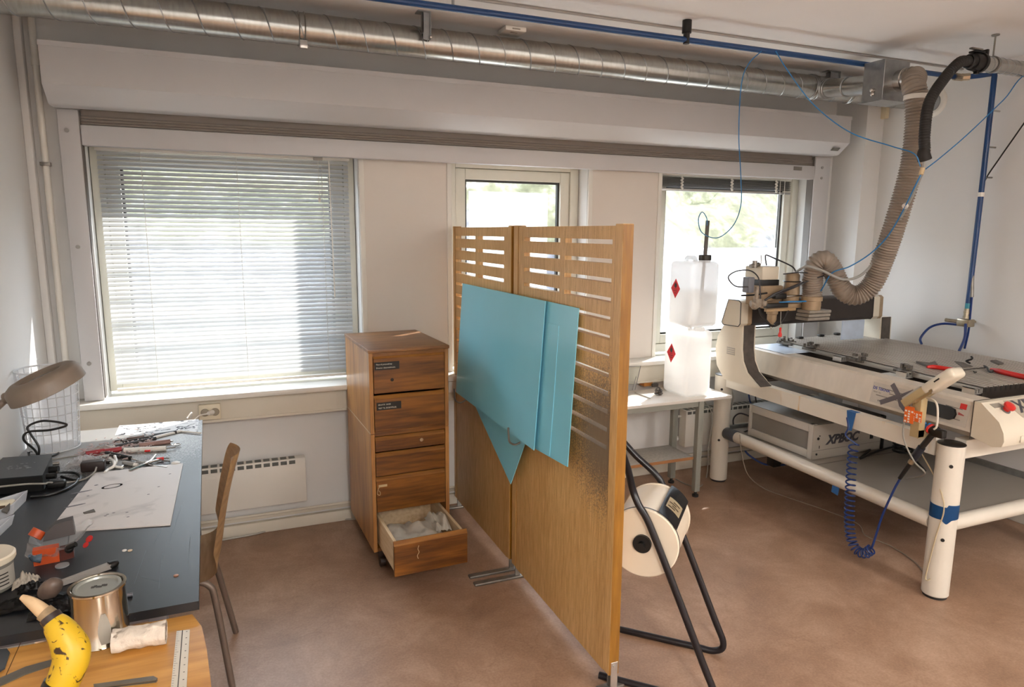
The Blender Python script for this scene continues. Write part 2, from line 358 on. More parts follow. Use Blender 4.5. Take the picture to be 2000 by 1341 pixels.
def hf(u, v):
    x = -8+u*26; s = v*9
    y = 5.6+s*.85+.45*NZ.fractal(V((x*.35, s*.4, 1.3)), 1, 2, 4); z = -.6+s*.62+.55*NZ.fractal(V((x*.5, s*.55, 7)), 1, 2, 5)
    return V((x, y, z))
hl = struct(MB().grid(hf, 90, 46).build('hillside', hill_mat(), origin=(0, 0, 0)))
struct(MB().box(-9, 18, 3.97, 7, -.7, -.5).build('outside_ground', mat('gravel', 'b7b2a8', .9, var=.2, scale=30)))

# ------------------------------------------------------------------ roller shutter over the windows
t = thing('roller_shutter', 'long pale grey roller shutter with box and side rails above all three windows', 'shutter', (1.58, 3.6, .80))
def shp(x0, x1, prof): return [(x0, y, z) for y, z in prof], (x1-x0, 0, 0)
prof = [(3.45, 2.352), (3.45, 2.193), (3.528, 2.128), (3.545, 2.122), (3.62, 2.122), (3.62, 2.15), (3.70, 2.15), (3.70, 2.36), (3.452, 2.36)]
p, e = shp(-.672, 3.835, prof)
b = MB(); b.poly(p, e); b.build('housing', SHUT, t)
b = MB(); b.box(-.674, 3.837, 3.447, 3.45, 2.340, 2.361); b.build('housing_lip', SHUT, t)
for (x0, x1) in ((-.664, -.583), (3.745, 3.88)):
    b = MB(); b.box(x0, x1, 3.635, 3.70, .801, 2.121, .003)
    b.build('guide_rail', SHUT, t)
    xi = x1 if x0 < 0 else x0; sg = 1 if x0 < 0 else -1
    MB().box(min(xi, xi+sg*.004), max(xi, xi+sg*.004), 3.645, 3.70, .81, 2.12).build('guide_slot', DARKGREY, t)
    for z in ((2.03, 1.52, .98) if x0 < 0 else (2.05, 1.98)): MB().cyl(((x0+x1)/2-.008, 3.6355, z), ((x0+x1)/2-.008, 3.629, z), .009, n=14).build('screw_cap', mat('grey_screw_cap', '9a9894', .4), t)
rz0 = at(683, 308, Y=3.635).z; rz1 = rz0+.089
b = MB(); b.box(-.578, 3.74, 3.633, 3.682, rz0, rz1, .004); b.build('bottom_rail', SHUT, t)
b = MB(); b.box(-.578, 3.74, 3.665, 3.682, rz1-.01, 2.148)
for k in range(3): b.cyl((-.578, 3.662, rz1+.010+.013*k), (3.74, 3.662, rz1+.010+.013*k), .007, n=8)
b.build('curtain', mat('grey_brown_slat', '8b827b', .5, var=.04), t)
MB().box(3.55, 3.62, 3.630, 3.634, rz1-.035, rz1-.01).build('rating_plate', DULL, t)
pl = [(3.7215, 3.478, 2.166), (3.785, 3.478, 2.166), (3.785, 3.498, 2.149), (3.7215, 3.498, 2.149)]
MB().poly([(a, y-.002, z-.003) for a, y, z in pl], (0, -.001, -.001)).build('rating_plate', DULL, t)
b = MB()
for k in range(9): b.box(3.765, 3.815, 3.632, 3.6355, 1.30+k*.018, 1.312+k*.018)
b.build('printed_label', mat('label_grey', 'a9a8a4', .6), t)

# ------------------------------------------------------------------ venetian blinds
SLAT = translucent_mat('white_blind_slat', 'd9dbdc', .16, .45)
CORD = mat('white_cord', 'dcdad4', .6, var=0)
t = thing('venetian_blind', 'lowered white venetian blind with half closed slats over the left window', 'blind', (.03, 3.745, .81))
bx0, bx1 = -.548, .612
MB().box(bx0, bx1, 3.73, 3.765, 1.962, 1.985, .002).build('headrail', WHITEP, t)
pitch = .0218; n = int((1.958-.835)/pitch); proto = None; ang = math.radians(44)
for k in range(n):
    z = 1.950-k*pitch
    if proto is None:
        ca, sa = math.cos(ang), math.sin(ang)
        def sf(u, v):
            x = bx0+.006+u*(bx1-bx0-.012); q = (v-.5)*.0255; h = .0016*(1-(2*v-1)**2)
            return V((x, 3.747+q*ca-h*sa, z+q*sa+h*ca))
        proto = MB().grid(sf, 1, 6, thick=.0004).build('slat', SLAT, t, ang=80); z00 = z
    else:
        o = proto.copy(); COL.objects.link(o); o.parent = t; o.location = (0, 0, z-z00)
for x in (-.36, .06, .47):
    MB().cyl((x, 3.731, .84), (x, 3.731, 1.962), .0012, n=6).cyl((x, 3.763, .84), (x, 3.763, 1.962), .0012, n=6).build('ladder_cord', CORD, t)
MB().box(bx0+.006, bx1-.006, 3.735, 3.758, .815, .83, .003).build('bottom_rail', WHITEP, t)
MB().cyl((.505, 3.722, 1.957), (.512, 3.718, 1.25), .0035, n=8).build('tilt_wand', WHITEP, t)
b = MB(); b.cyl((.452, 3.722, 1.957), (.452, 3.722, 1.77), .0013, n=6); b.box(.446, .458, 3.717, 3.727, 1.745, 1.772, .002); b.build('pull_cord', CORD, t)
MB().box(.43, .475, 3.72, 3.732, 1.957, 1.985, .002).build('cord_lock', DULL, t)

t = thing('venetian_blind', 'raised dark grey venetian blind bunched at the top of the right window', 'blind', (3.15, 3.745, 1.87))
x0, x1 = 2.556, 3.64
MB().box(x0, x1, 3.73, 3.765, 1.965, 1.985, .002).build('headrail', WHITEP, t)
DSL = mat('dark_blind_slat', '5b5a58', .35, var=.03)
for k in range(14):
    z = 1.955-k*.0048
    if k == 0: proto = MB().box(x0+.004, x1-.004, 3.735, 3.760, z-.0013, z+.0013, .0005, seg=1).build('slat', DSL, t); z00 = z
    else:
        o = proto.copy(); COL.objects.link(o); o.parent = t; o.location = (0, .0012*((k % 3)-1), z-z00)
MB().box(x0+.004, x1-.004, 3.734, 3.761, 1.868, 1.884, .003).build('bottom_rail', mat('silver_rail', 'b9b9b8', .3, metal=.6), t)
for x in (2.72, 3.12, 3.50):
    b = MB()
    for k in range(8): b.sph((x+.004*((k % 2)*2-1), 3.728, 1.955-k*.010), .008, n=8)
    b.build('cord_bunch', CORD, t)
for x in (3.53, 3.57): MB().tube([(x, 3.725, 1.97), (x+.004, 3.722, 1.6), (x+.002, 3.724, 1.2)], .0018, n=6).build('pull_cord', CORD, t)

# ------------------------------------------------------------------ ventilation
t = thing('spiral_duct', 'long shiny galvanised spiral duct running under the ceiling along the window wall', 'duct', (1.6, 3.3, 2.478))
DR, DZ, DY = .068, 2.476, 3.30
MB().cyl((XL, DY, DZ), (XR, DY, DZ), DR, n=48, caps=False).build('pipe', GALV, t)
def helix(p0, p1, r, pitch, ph=0, step=28):
    p0, p1 = V(p0), V(p1); d = (p1-p0); L = d.length; d.normalize(); a = d.orthogonal().normalized(); c = d.cross(a); n = int(L/pitch*step)
    return [p0+d*(L*i/n)+(a*math.cos(ph+2*math.pi*i/step)+c*math.sin(ph+2*math.pi*i/step))*r for i in range(n+1)]
MB().tube(helix((XL+.01, DY, DZ), (XR-.01, DY, DZ), DR, .135), .0028, n=5, smooth=False).build('spiral_seam', GALVD, t)
b = MB(); xc = at(588, 60, Y=DY).x
for x in (xc-.012, xc+.012): b.lathe([(DR+.001, -.003), (DR+.006, 0), (DR+.001, .003)], (x, DY, DZ), (1, 0, 0), 40)
b.box(xc-.012, xc+.02, DY-.05, DY-.03, DZ-DR-.022, DZ-DR+.012, .002); b.build('pipe_clamp', STEEL, t)
for x in (3.30, 3.315, 3.62): MB().lathe([(DR+.001, -.004), (DR+.006, 0), (DR+.001, .004)], (x, DY, DZ), (1, 0, 0), 40).build('joint_ring', GALVD, t)
br = MB(); br.cyl((3.37, 3.285, 2.466), (3.275, 2.808, 2.396), .052, n=40, caps=False); br.build('branch_pipe', GALV, t)
for q in (.15, .20, .55): MB().lathe([(.053, -.003), (.058, 0), (.053, .003)], V((3.37, 3.285, 2.466)).lerp(V((3.275, 2.808, 2.396)), q), (-.095, -.477, -.07), 40).build('joint_ring', GALVD, t)

t = thing('damper_box', 'square galvanised sheet metal box on the duct branch where the flexible hose starts', 'duct box', (3.27, 2.745, 2.29))
b = MB(); b.box(3.18, 3.362, 2.68, 2.808, 2.296, 2.494, .002, seg=1); b.build('body', GALVD, t)
b = MB(); b.box(3.170, 3.372, 2.67, 2.815, 2.288, 2.295); b.build('bottom_flange', GALVD, t)
b = MB(); b.lathe([(.054, 0), (.054, .03), (.058, .033), (.058, .04), (.054, .043), (.054, .055)], (3.292, 2.68, 2.392), (0, -1, 0), 36); b.build('spigot', STEEL, t)
b = MB(); b.cyl((3.18, 2.735, 2.345), (3.168, 2.735, 2.345), .012, n=16); b.sph((3.164, 2.735, 2.345), .010); b.sph((3.168, 2.731, 2.325), .012); b.build('damper_knob', STEEL, t)

for k, (x, y, zb, lab) in enumerate(((at(833, 12, Y=3.19).x, 3.19, at(838, 78, Y=3.19).z, 'galvanised channel bracket hanging from the ceiling near the smoke detector'), (3.50, 3.30, 2.53, 'short galvanised ceiling bracket behind the square damper box'))):
    t = thing('duct_bracket', lab, 'bracket', (x, y, zb))
    b = MB(); w_ = .035 if k == 0 else .075
    b.box(x-w_/2, x+w_/2, y, y+.003, zb, ZC-.002); b.box(x-w_/2, x-w_/2+.003, y, y+.035, zb+.03 if k == 0 else zb, ZC-.002); b.box(x+w_/2-.003, x+w_/2, y-.01, y+.035, zb, ZC-.002)
    b.build('channel', GALVD, t); MB().box(x-w_/2-.025, x+w_/2, y-.01, y+.045, ZC-.005, ZC-.001).build('ceiling_plate', GALVD, t)
    MB().cyl((x+w_/2-.008, y-.012, zb+.01), (x+w_/2+.003, y-.012, zb+.01), .006, n=12).build('bolt', STEEL, t)

# corrugated hose from the damper box to the milling head
def corrugated(path, r, n=26, sub=14, amp=.10, pitch=.020, seed=1):
    pts = catmull([V(p) for p in path], sub); L = [0]
    for a, c in zip(pts, pts[1:]): L.append(L[-1]+(c-a).length)
    N = int(L[-1]/(pitch/6)); out = []; j = 0
    for i in range(N+1):
        s = L[-1]*i/N
        while j < len(L)-2 and L[j+1] < s: j += 1
        out.append(pts[j].lerp(pts[j+1], (s-L[j])/max(1e-9, L[j+1]-L[j])))
    rr = random.Random(seed); wob = [rr.uniform(.9, 1.1) for _ in range(400)]
    b = MB(); b.tube(out, r, n=n, smooth=False, rfun=lambda i, q: r*(1+amp*.5*(math.cos(2*math.pi*i/6)-1)*wob[(i//6) % 400]+.012*math.sin(i*.9))); return b
HOSE = mat('grey_brown_fabric_hose', '8d8175', .55, var=.12, scale=14, bump=.25, bscale=60)
t = thing('flexible_hose', 'thick corrugated grey brown extraction hose looping from the ceiling box to the milling head', 'hose', (3.4, 2.85, 1.2))
hp = [(3.292, 2.64, 2.392), (3.30, 2.60, 2.395)]+[at(x, y, Y=Y) for x, y, Y in ((1784, 166, 2.555), (1790, 195, 2.53), (1790, 250, 2.53), (1779, 330, 2.55), (1752, 425, 2.60), (1727, 500, 2.66), (1703, 555, 2.71), (1672, 577, 2.76), (1645, 565, 2.80), (1627, 530, 2.83), (1610, 508, 2.85), (1592, 518, 2.88), (1587, 545, 2.90), (1586, 568, 2.91))]+[(3.045, 2.91, at(1590, 604, Y=2.91).z+.075)]
corrugated(hp, .056, amp=.12, pitch=.0145).build('hose', HOSE, t, ang=60)
MB().lathe([(.0565, -.012), (.0585, -.011), (.0585, .011), (.0565, .012)], at(1790, 190, Y=2.53), (0, 0, -1), 30).build('cable_tie', WHITEP, t)

t = thing('suction_pipe', 'small galvanised spiral pipe on a ceiling rod at the upper right', 'duct', (3.8, 2.4, 2.44))
sx0 = at(1917, 122, Y=2.4).x; sz = at(1935, 126, Y=2.4).z
MB().cyl((sx0, 2.4, sz), (XR, 2.4, sz), .036, n=32, caps=False).build('pipe', GALV, t)
MB().tube(helix((sx0+.03, 2.4, sz), (XR-.01, 2.4, sz), .036, .05), .0018, n=5, smooth=False).build('spiral_seam', GALVD, t)
xr = at(1941, 100, Y=2.4).x
MB().cyl((xr, 2.4, sz+.04), (xr, 2.4, ZC-.004), .004, n=10).cyl((xr, 2.4, ZC-.006), (xr, 2.4, ZC-.001), .018, n=16).build('hanger_rod', DULL, t)
MB().lathe([(.037, -.006), (.041, -.005), (.041, .005), (.037, .006)], (xr, 2.4, sz), (1, 0, 0), 30).build('pipe_clamp', DULL, t)
t = thing('suction_hose', 'short black rubber hose hanging in an arc from the small pipe coupling', 'hose', (3.3, 2.4, 1.95))
bh = [(sx0-.10, 2.4, sz), (sx0-.16, 2.4, sz-.012), (sx0-.25, 2.4, sz-.09), at(1815, 200, Y=2.4), at(1806, 260, Y=2.4), at(1806, 292, Y=2.4)]
corrugated(bh, .026, n=20, pitch=.012, amp=.06).build('hose', RUBBER, t)
b = MB(); b.lathe([(.03, -.10), (.034, -.095), (.034, -.07), (.04, -.068), (.042, -.045), (.040, -.02), (.046, -.018), (.046, -.002), (.037, 0)], (sx0, 2.4, sz), (1, 0, 0), 28)
b.box(sx0-.075, sx0-.005, 2.38, 2.42, sz+.042, sz+.052, .003); b.box(sx0-.04, sx0-.02, 2.39, 2.41, sz-.055, sz-.036, .003); b.box(sx0+.015, sx0+.03, 2.385, 2.415, sz+.035, sz+.066, .004)
b.build('coupling', BLACK, t); MB().box(sx0-.11, sx0-.03, 2.375, 2.395, sz+.052, sz+.060, .003).build('lever', DULL, t)
pe = at(1806, 292, Y=2.4); MB().tube([pe, pe-V((.004, 0, .02)), at(1806, 312, Y=2.4)], .028, n=18, rfun=lambda i, L: .026+.006*i/L).build('cuff', RUBBER, t)

t = thing('wall_vent', 'round white vent valve with grey centre high on the right wall', 'vent', (4.12, 3.098, 2.33))
vc = at(1823, 200, X=XR)
b = MB(); b.lathe([(.052, .004), (.056, .012), (.075, .012), (.088, .004), (.090, 0), (0, 0)], vc-V((.0005, 0, 0)), (-1, 0, 0), 40); b.build('ring', WHITEP, t)
MB().lathe([(.05, 0), (.05, .008), (.035, .014), (0, .016)], vc-V((.001, 0, 0)), (-1, 0, 0), 36).build('valve_disc', mat('grey_disc', '8f9294', .4), t)

# compressed air pipework
t = thing('air_pipe', 'blue compressed air pipe running along the ceiling and down the right wall', 'pipe', (4.05, 2.69, 1.1))
PY, PZ, pr = 2.825, 2.497, .0135
MB().cyl((XL, PY, PZ), (3.92, PY, PZ), pr, n=20).build('ceiling_pipe', BLUEP, t)
MB().tube([(3.985, 2.80, PZ), (4.045, 2.71, PZ), (4.05, 2.69, PZ-.012), (4.05, 2.69, 1.20)], pr+.001, n=16, sub=2).build('wall_pipe', BLUEP, t)
b = MB(); b.cyl((3.91, PY, PZ), (3.955, PY-.003, PZ), .021, n=8); b.sph((3.965, PY-.006, PZ), .022, n=12); b.cyl((3.968, PY-.012, PZ), (3.99, 2.79, PZ), .02, n=8); b.build('pipe_joint', BRASS, t)
b = MB(); b.cyl((4.05, 2.69, 1.20), (4.05, 2.69, 1.165), pr+.002, n=16); b.build('turquoise_tape', mat('turquoise_tape', '3d8fa0', .4), t)
b = MB()
for z, r in ((1.16, .017), (1.145, .019), (1.13, .017), (1.115, .02)): b.cyl((4.05, 2.69, z-.006), (4.05, 2.69, z+.008), r, n=10)
b.box(4.02, 4.08, 2.655, 2.73, 1.06, 1.105, .006); b.cyl((4.05, 2.74, 1.085), (4.05, 2.66, 1.085), .018, n=12); b.cyl((4.035, 2.70, 1.085), (4.025, 2.80, 1.088), .011, n=10); b.cyl((4.05, 2.69, 1.085), (XR, 2.69, 1.085), .008, n=10)
b.build('outlet_manifold', BRASS, t)
for z, c in ((2.30, STEEL), (1.93, DULL), (2.10, DULL)):
    MB().cyl((4.05, 2.69, z), (XR, 2.69, z), .005, n=8).build('pipe_standoff', c, t)
MB().lathe([(.016, -.012), (.019, -.012), (.019, .012), (.016, .012)], (4.05, 2.69, at(1912, 380, X=4.05).z), (0, 0, 1), 20).build('white_tape', WHITEP, t)
cp = at(1341, 66, Y=PY); 
b = MB(); b.cyl((cp.x, PY, PZ-.018), (cp.x, PY, PZ+.03), .015, n=14); b.cyl((cp.x, PY, PZ+.03), (cp.x, PY, ZC-.001), .022, n=14); b.build('ceiling_clip', BLACK, t)
for x in (.9,): MB().cyl((x, PY, PZ+.008), (x, PY, ZC-.001), .006, n=10).build('ceiling_clip', GALVD, t)
t = thing('air_valve', 'small red and black hose valve hanging beside the blue wall pipe', 'valve', (4.05, 2.65, 1.3))
v0 = at(1901, 515, X=4.05); v1 = at(1898, 580, X=4.05)
MB().tube([at(1912, 390, X=4.05), at(1908, 450, X=4.05), v0], .005, n=8).build('hose', NAVY, t)
MB().tube([v1, at(1894, 625, X=4.05), at(1891, 650, X=4.05), at(1884, 680, X=4.07)], .006, n=8).build('hose', NAVY, t)
MB().cyl(v0, v0-V((0, 0, .05)), .010, n=12).build('red_valve', mat('dark_red_plastic', '7a2418', .4), t)
MB().cyl(v0-V((0, 0, .05)), v1, .010, n=12).build('coupler', DULL, t)
tag(MB().tube([at(1872, 634, X=4.03), at(1840, 632, X=4.0), at(1815, 640, X=3.97), at(1798, 660, X=3.94), at(1800, 672, X=3.93)], .007, n=10).build('air_hose', NAVY), 'dark blue air hose curving left from the wall manifold behind the milling table', 'hose')
tag(MB().tube([at(1886, 632, X=4.02), at(1884, 660, X=4.0), at(1872, 688, X=3.97)], .008, n=10).build('air_hose', NAVY), 'dark blue air hose dropping from the wall manifold behind the milling table', 'hose')
tag(MB().tube([(4.10, 2.10, ZC-.002), at(2040, 170, X=4.09), at(2010, 225, X=4.08), at(1985, 262, X=4.08), at(1950, 312, X=4.08), at(1925, 350, X=4.08), at(1914, 385, X=4.07)], .004, n=8).build('cable', BLACK), 'thin black cable slanting across the right wall to the blue pipe', 'cable')

# thin blue hoses
tag(MB().tube([at(1487, 100, Y=2.815), at(1462, 125, Y=2.82), at(1448, 165, Y=2.85), at(1443, 260, Y=2.9), at(1447, 345, Y=3.0), at(1447, 400, Y=3.1), at(1432, 440, Y=3.18), at(1402, 464, Y=3.22), at(1372, 455, Y=3.2), at(1364, 430, Y=3.2), at(1371, 414, Y=3.24), at(1380, 425, Y=3.27), at(1381, 440, Y=3.28)], .0026, n=6, sub=10).build('air_tube', BLUEH), 'thin light blue tube looping down in front of the right window to the jerrycan stem', 'tube')
jn = at(1802, 333, Y=2.4)
tag(MB().tube([at(1515, 100, Y=2.81), at(1540, 140, Y=2.78), at(1590, 205, Y=2.72), at(1660, 258, Y=2.6), at(1740, 285, Y=2.5), at(1785, 300, Y=2.42), at(1798, 325, Y=2.4)], .003, n=6, sub=10).build('air_tube', BLUEH), 'thin blue tube sagging from the ceiling pipe to the tape joint on the hanging bundle', 'tube')
tag(MB().tube([(4.124, 2.20, 2.44), at(2015, 140, Y=2.38), at(1960, 195, Y=2.39), at(1890, 262, Y=2.4), at(1840, 305, Y=2.4), at(1808, 330, Y=2.4)], .003, n=6, sub=8).build('air_tube', BLUEH), 'thin blue tube coming from the right edge to the tape joint on the hanging bundle', 'tube')
t = thing('hose_bundle', 'bundle of blue and grey hoses from the black suction hose to the milling head', 'hose', (3.0, 2.6, 1.2))
cl = [at(1806, 300, Y=2.4), at(1803, 330, Y=2.4), at(1786, 372, Y=2.45), at(1762, 420, Y=2.55), at(1738, 465, Y=2.62), at(1712, 505, Y=2.68), at(1680, 538, Y=2.72), at(1645, 545, Y=2.76), at(1605, 528, Y=2.8), at(1575, 520, Y=2.85), at(1556, 530, Y=2.92)]
MB().tube(cl, .0075, n=10, sub=8).build('clear_hose', mat('grey_clear_hose', '9b9c98', .3, var=.03), t)
bl = [at(1800, 338, Y=2.4), at(1783, 372, Y=2.43), at(1760, 418, Y=2.53), at(1733, 462, Y=2.6), at(1700, 495, Y=2.66), at(1660, 520, Y=2.72), at(1625, 533, Y=2.78), at(1605, 565, Y=2.85), at(1592, 580, Y=2.9)]
MB().tube(bl, .0035, n=8, sub=8).build('blue_hose', BLUEH, t)
MB().cyl(jn+V((0, 0, .012)), jn-V((.01, 0, .02)), .011, n=12).build('masking_tape', mat('masking_tape', 'cbb58f', .6), t)
for q in ((1768, 402, 2.5), (1737, 462, 2.61)): c = at(q[0], q[1], Y=q[2]); MB().cyl(c+V((.006, 0, .004)), c-V((.006, 0, .004)), .014, n=10).build('cable_tie', WHITEP, t)

# small fixed items
dt = at(1000, 56, Z=ZC)
t = thing('smoke_detector', 'flat square white detector on the ceiling', 'smoke detector', (dt.x, dt.y, ZC-.03))
b = MB(); b.box(dt.x-.055, dt.x+.055, dt.y-.055, dt.y+.055, ZC-.024, ZC-.001, .006); b.build('housing', WHITEP, t)
MB().box(dt.x-.02, dt.x+.02, dt.y-.058, dt.y-.0545, ZC-.018, ZC-.012).box(dt.x-.018, dt.x+.018, dt.y-.03, dt.y-.02, ZC-.026, ZC-.0235).build('vent_slot', mat('beige_grille', '9c948a', .5), t)
tag(MB().box(XL, XR, 2.93, 2.945, ZC-.010, ZC-.001, .002).build('cable_trunking', mat('grey_ceiling_strip', 'a19a94', .6)), 'thin grey strip along the ceiling parallel to the blue pipe', 'cable trunking')
jb = at(1725, 220, X=XR)
t = thing('junction_box', 'small beige box in the right corner just under the duct', 'junction box', (XR-.02, jb.y, jb.z-.04))
MB().box(XR-.035, XR-.001, jb.y-.05, jb.y+.03, jb.z-.045, jb.z+.055, .006).build('housing', mat('beige_plastic', 'd9d0b4', .45), t)
MB().tube([(XR-.012, jb.y, jb.z-.045), (XR-.006, jb.y+.005, jb.z-.14), (XR-.005, jb.y+.02, 1.6), (XR-.005, jb.y+.03, 1.1)], .0025, n=6).build('cable', mat('grey_cable', '8c8880', .6), t)
t = thing('riser_pipe', 'thin white pipe standing in the left corner beside the shutter rail', 'pipe', (-.735, 3.66, .81))
pa, pb = at(67, 130, Y=3.665), at(103, 440, Y=3.665); px_ = (pa.x+pb.x)/2
MB().cyl((px_, 3.672, .80), (px_, 3.672, ZC), .014, n=18).build('pipe', TRIM, t)
MB().box(px_-.02, px_+.02, 3.654, 3.69, at(91, 320, Y=3.66).z-.008, at(91, 320, Y=3.66).z+.008, .002).build('pipe_clip', DULL, t)
MB().cyl((px_, 3.672, 2.30), (px_, 3.672, 2.33), .018, n=18).build('pipe_joint', TRIM, t)

def radiator(x0, x1, z0, z1, yf, lab, pipes):
    t = thing('radiator', lab, 'radiator', ((x0+x1)/2, yf+.03, z0))
    b = MB(); b.box(x0, x1, yf, YB-.035, z0, z1, .004); b.build('body', TRIM, t)
    n = int((x1-x0-.02)/.042); b = MB()
    for k in range(n):
        xx = x0+.012+k*.042; b.box(xx, xx+.031, yf-.0015, yf+.006, z1-.027, z1-.008); b.box(xx, xx+.031, yf+.008, YB-.045, z1-.001, z1+.0012)
    b.build('grille', mat('dark_grille', '5e605c', .5), t)
    b = MB()
    for x in (x0+.12, x1-.12): b.box(x-.02, x+.02, yf+.025, YB-.002, z0+.02, z0+.06)
    b.build('wall_bracket', DULL, t)
    for x in pipes:
        b = MB(); b.cyl((x, YB-.05, .105), (x, YB-.05, z1-.06), .007, n=10); b.sph((x, YB-.05, z0+.05), .02); b.sph((x, YB-.05, z1-.05), .014); b.cyl((x, YB-.05, z1-.05), (x0 if x < x0 else x1, YB-.05, z1-.05), .007, n=10); b.build('valve_pipe', TRIM, t)
    return t
radiator(-.62, at(598, 930, Y=3.615).x, at(598, 978, Y=3.615).z, at(596, 893, Y=3.615).z, 3.615, 'low white radiator under the left window behind the chair', ())
radiator(2.745, 3.93, .185, .437, 3.60, 'low white radiator behind the jerrycan table and milling machine', (2.715,))
b = MB(); b.cyl((XL, YB-.03, .105), (2.74, YB-.03, .105), .008, n=10)
for x in (.585, 2.2): b.cyl((x, YB-.03, .105), (x, YB-.03, .15), .01, n=10)
tag(b.build('heating_pipe', APRON), 'thin beige heating pipe running just above the skirting under the windows', 'pipe')
tag(MB().tube([at(390, 1066, Z=.006), at(430, 1055, Z=.006), at(500, 1042, Z=.006), at(560, 1025, Z=.006), at(640, 1013, Z=.006), (.58, 3.665, .006), (.9, 3.66, .006)], .005, n=8, sub=6).build('floor_cable', mat('pale_grey_cable', 'a8a39b', .5)), 'pale grey cable lying on the floor along the skirting left of the cabinet', 'cable')
sc_ = at(410, 803, Y=3.62)
t = thing('wall_socket', 'double beige wall socket on the trunking above the left radiator', 'socket', (sc_.x, 3.61, sc_.z-.04))
b = MB(); b.box(sc_.x-.05, sc_.x+.05, 3.602, 3.623, sc_.z-.04, sc_.z+.04, .005); b.build('plate', mat('beige_socket', 'd8ceb6', .4), t)
for dx in (-.022, .024): MB().lathe([(.02, .0), (.018, -.003), (.016, -.001), (0, -.001)], (sc_.x+dx, 3.601, sc_.z), (0, 1, 0), 24).build('outlet', mat('beige_socket_hole', '9b9180', .5), t)
t = thing('power_plug', 'white plug with its cord in the wall socket above the radiator', 'plug', (sc_.x-.02, 3.58, sc_.z))
MB().cyl((sc_.x+.01, 3.598, sc_.z), (sc_.x-.005, 3.565, sc_.z+.004), .014, r2=.009, n=14).build('body', WHITEP, t)
MB().tube([(sc_.x-.005, 3.565, sc_.z+.004), (sc_.x-.05, 3.54, sc_.z-.0), (sc_.x-.09, 3.48, sc_.z-.03), (-.20, 3.40, .76), (-.22, 3.37, .745)], .0035, n=8).build('cord', WHITEP, t)
so = at(881, 760, Y=3.62)
t = thing('wall_socket', 'wall socket on the trunking between the cabinet and the wooden screen', 'socket', (so.x, 3.61, so.z-.04))
MB().box(so.x-.02, so.x+.045, 3.602, 3.623, so.z-.015, so.z+.05, .005).build('plate', WHITEP, t)
# added fill lamps, out of view in the rear half of the room
for k, (x, y) in enumerate(((.3, -1.2), (3.0, -1.2))):
    t = thing('fill_lamp', 'long added fill lamp on the %s side of the rear half of the room' % ('left', 'right')[k], 'lamp', (x, y, 2.19))
    b = MB(); b.box(x-.15, x+.15, y-.65, y+.65, 2.225, 2.275, .004); b.build('housing', WHITEP, t)
    for s in (-1, 1):
        MB().box(x+s*.15-.004, x+s*.15+.004, y-.65, y+.65, 2.19, 2.30).build('louvre', WHITEP, t)
        MB().cyl((x, y+s*.5, 2.275), (x, y+s*.5, ZC-.001), .004, n=8).build('hanger_rod', DULL, t)
# ------------------------------------------------------------------ wooden screens
BEECH = wood('beech_veneer', 'bd8f50', 'e0b87c', 'Z', .38, 1.3, 14, knots=False)
EDGE = wood('beech_edge', '7a5010', '9c6c24', 'Z', .35, 1, 10, knots=False)
def spray_wood():
    m = BEECH.copy(); m.name = 'beech_veneer_with_overspray'; n = m.node_tree; p = n.nodes['Principled BSDF']
    src = p.inputs['Base Color'].links[0].from_socket
    tc = n.nodes.new('ShaderNodeTexCoord'); mp = n.nodes.new('ShaderNodeMapping'); mp.vector_type = 'POINT'
    mp.inputs['Location'].default_value = (0, 1.05, -2.6); mp.inputs['Scale'].default_value = (0, 2.9, 2.9)
    n.links.new(tc.outputs['Object'], mp.inputs[0])
    g = n.nodes.new('ShaderNodeTexGradient'); g.gradient_type = 'SPHERICAL'; n.links.new(mp.outputs[0], g.inputs[0])
    a = n.nodes.new('ShaderNodeTexNoise'); a.inputs['Scale'].default_value = 190; a.inputs['Detail'].default_value = 2; n.links.new(tc.outputs['Object'], a.inputs[0])
    s = n.nodes.new('ShaderNodeMath'); s.operation = 'MULTIPLY_ADD'; s.inputs[1].default_value = .75; n.links.new(g.outputs[1], s.inputs[0]); n.links.new(a.outputs[0], s.inputs[2])
    r = ramp(n, [(.62, (0, 0, 0)), (.95, (.8, .8, .8))]); n.links.new(s.outputs[0], r.inputs[0])
    mx = n.nodes.new('ShaderNodeMix'); mx.data_type = 'RGBA'; mx.inputs[7].default_value = hx('565049')+(1,)
    n.links.new(r.outputs[0], mx.inputs[0]); n.links.new(src, mx.inputs[6]); n.links.new(mx.outputs[2], p.inputs['Base Color']); return m
def screen(y0, y1, pw, cols, material, label, z0=.06, z1=1.622, rows=12, zr=1.578):
    t = thing('partition_screen', label, 'screen', (1.17, (y0+y1)/2, 0))
    xa, xb = 1.152, 1.180; b = MB()
    ys = [y0+pw]+[v for c in cols for v in c]+[y1-pw]
    for k in range(0, len(ys), 2): b.box(xa, xb, ys[k], ys[k+1], z0, z1)
    for c in cols:
        tops = [z1]+[zr-.063*k-.016 for k in range(rows)]; bots = [zr-.063*k for k in range(rows)]+[z0]
        for tz, bz in zip(tops, bots): b.box(xa, xb, c[0], c[1], bz, tz)
    b.build('panel', material, t)
    for (a, c) in ((y0, y0+pw), (y1-pw, y1)):
        p = MB().box(1.149, 1.188, a, c, z0+.006, z1+.006, .0015, seg=1).build('post', BEECH, t)
        for s_ in (a, c): MB().box(1.150, 1.187, s_-.0012, s_+.0012, z0+.008, z1+.004).build('edge_band', EDGE, p)
    FM = DULL
    for s, yy in ((1, y0+.022), (-1, y1-.022)):
        h_ = .05 if yy < 2 else .215
        b = MB(); b.box(1.158, 1.182, yy-.004, yy+.004, .012, .15); b.box(1.17-h_, 1.17+h_, yy-.016, yy+.016, 0, .012, .003); b.build('foot', FM, t)
    return t
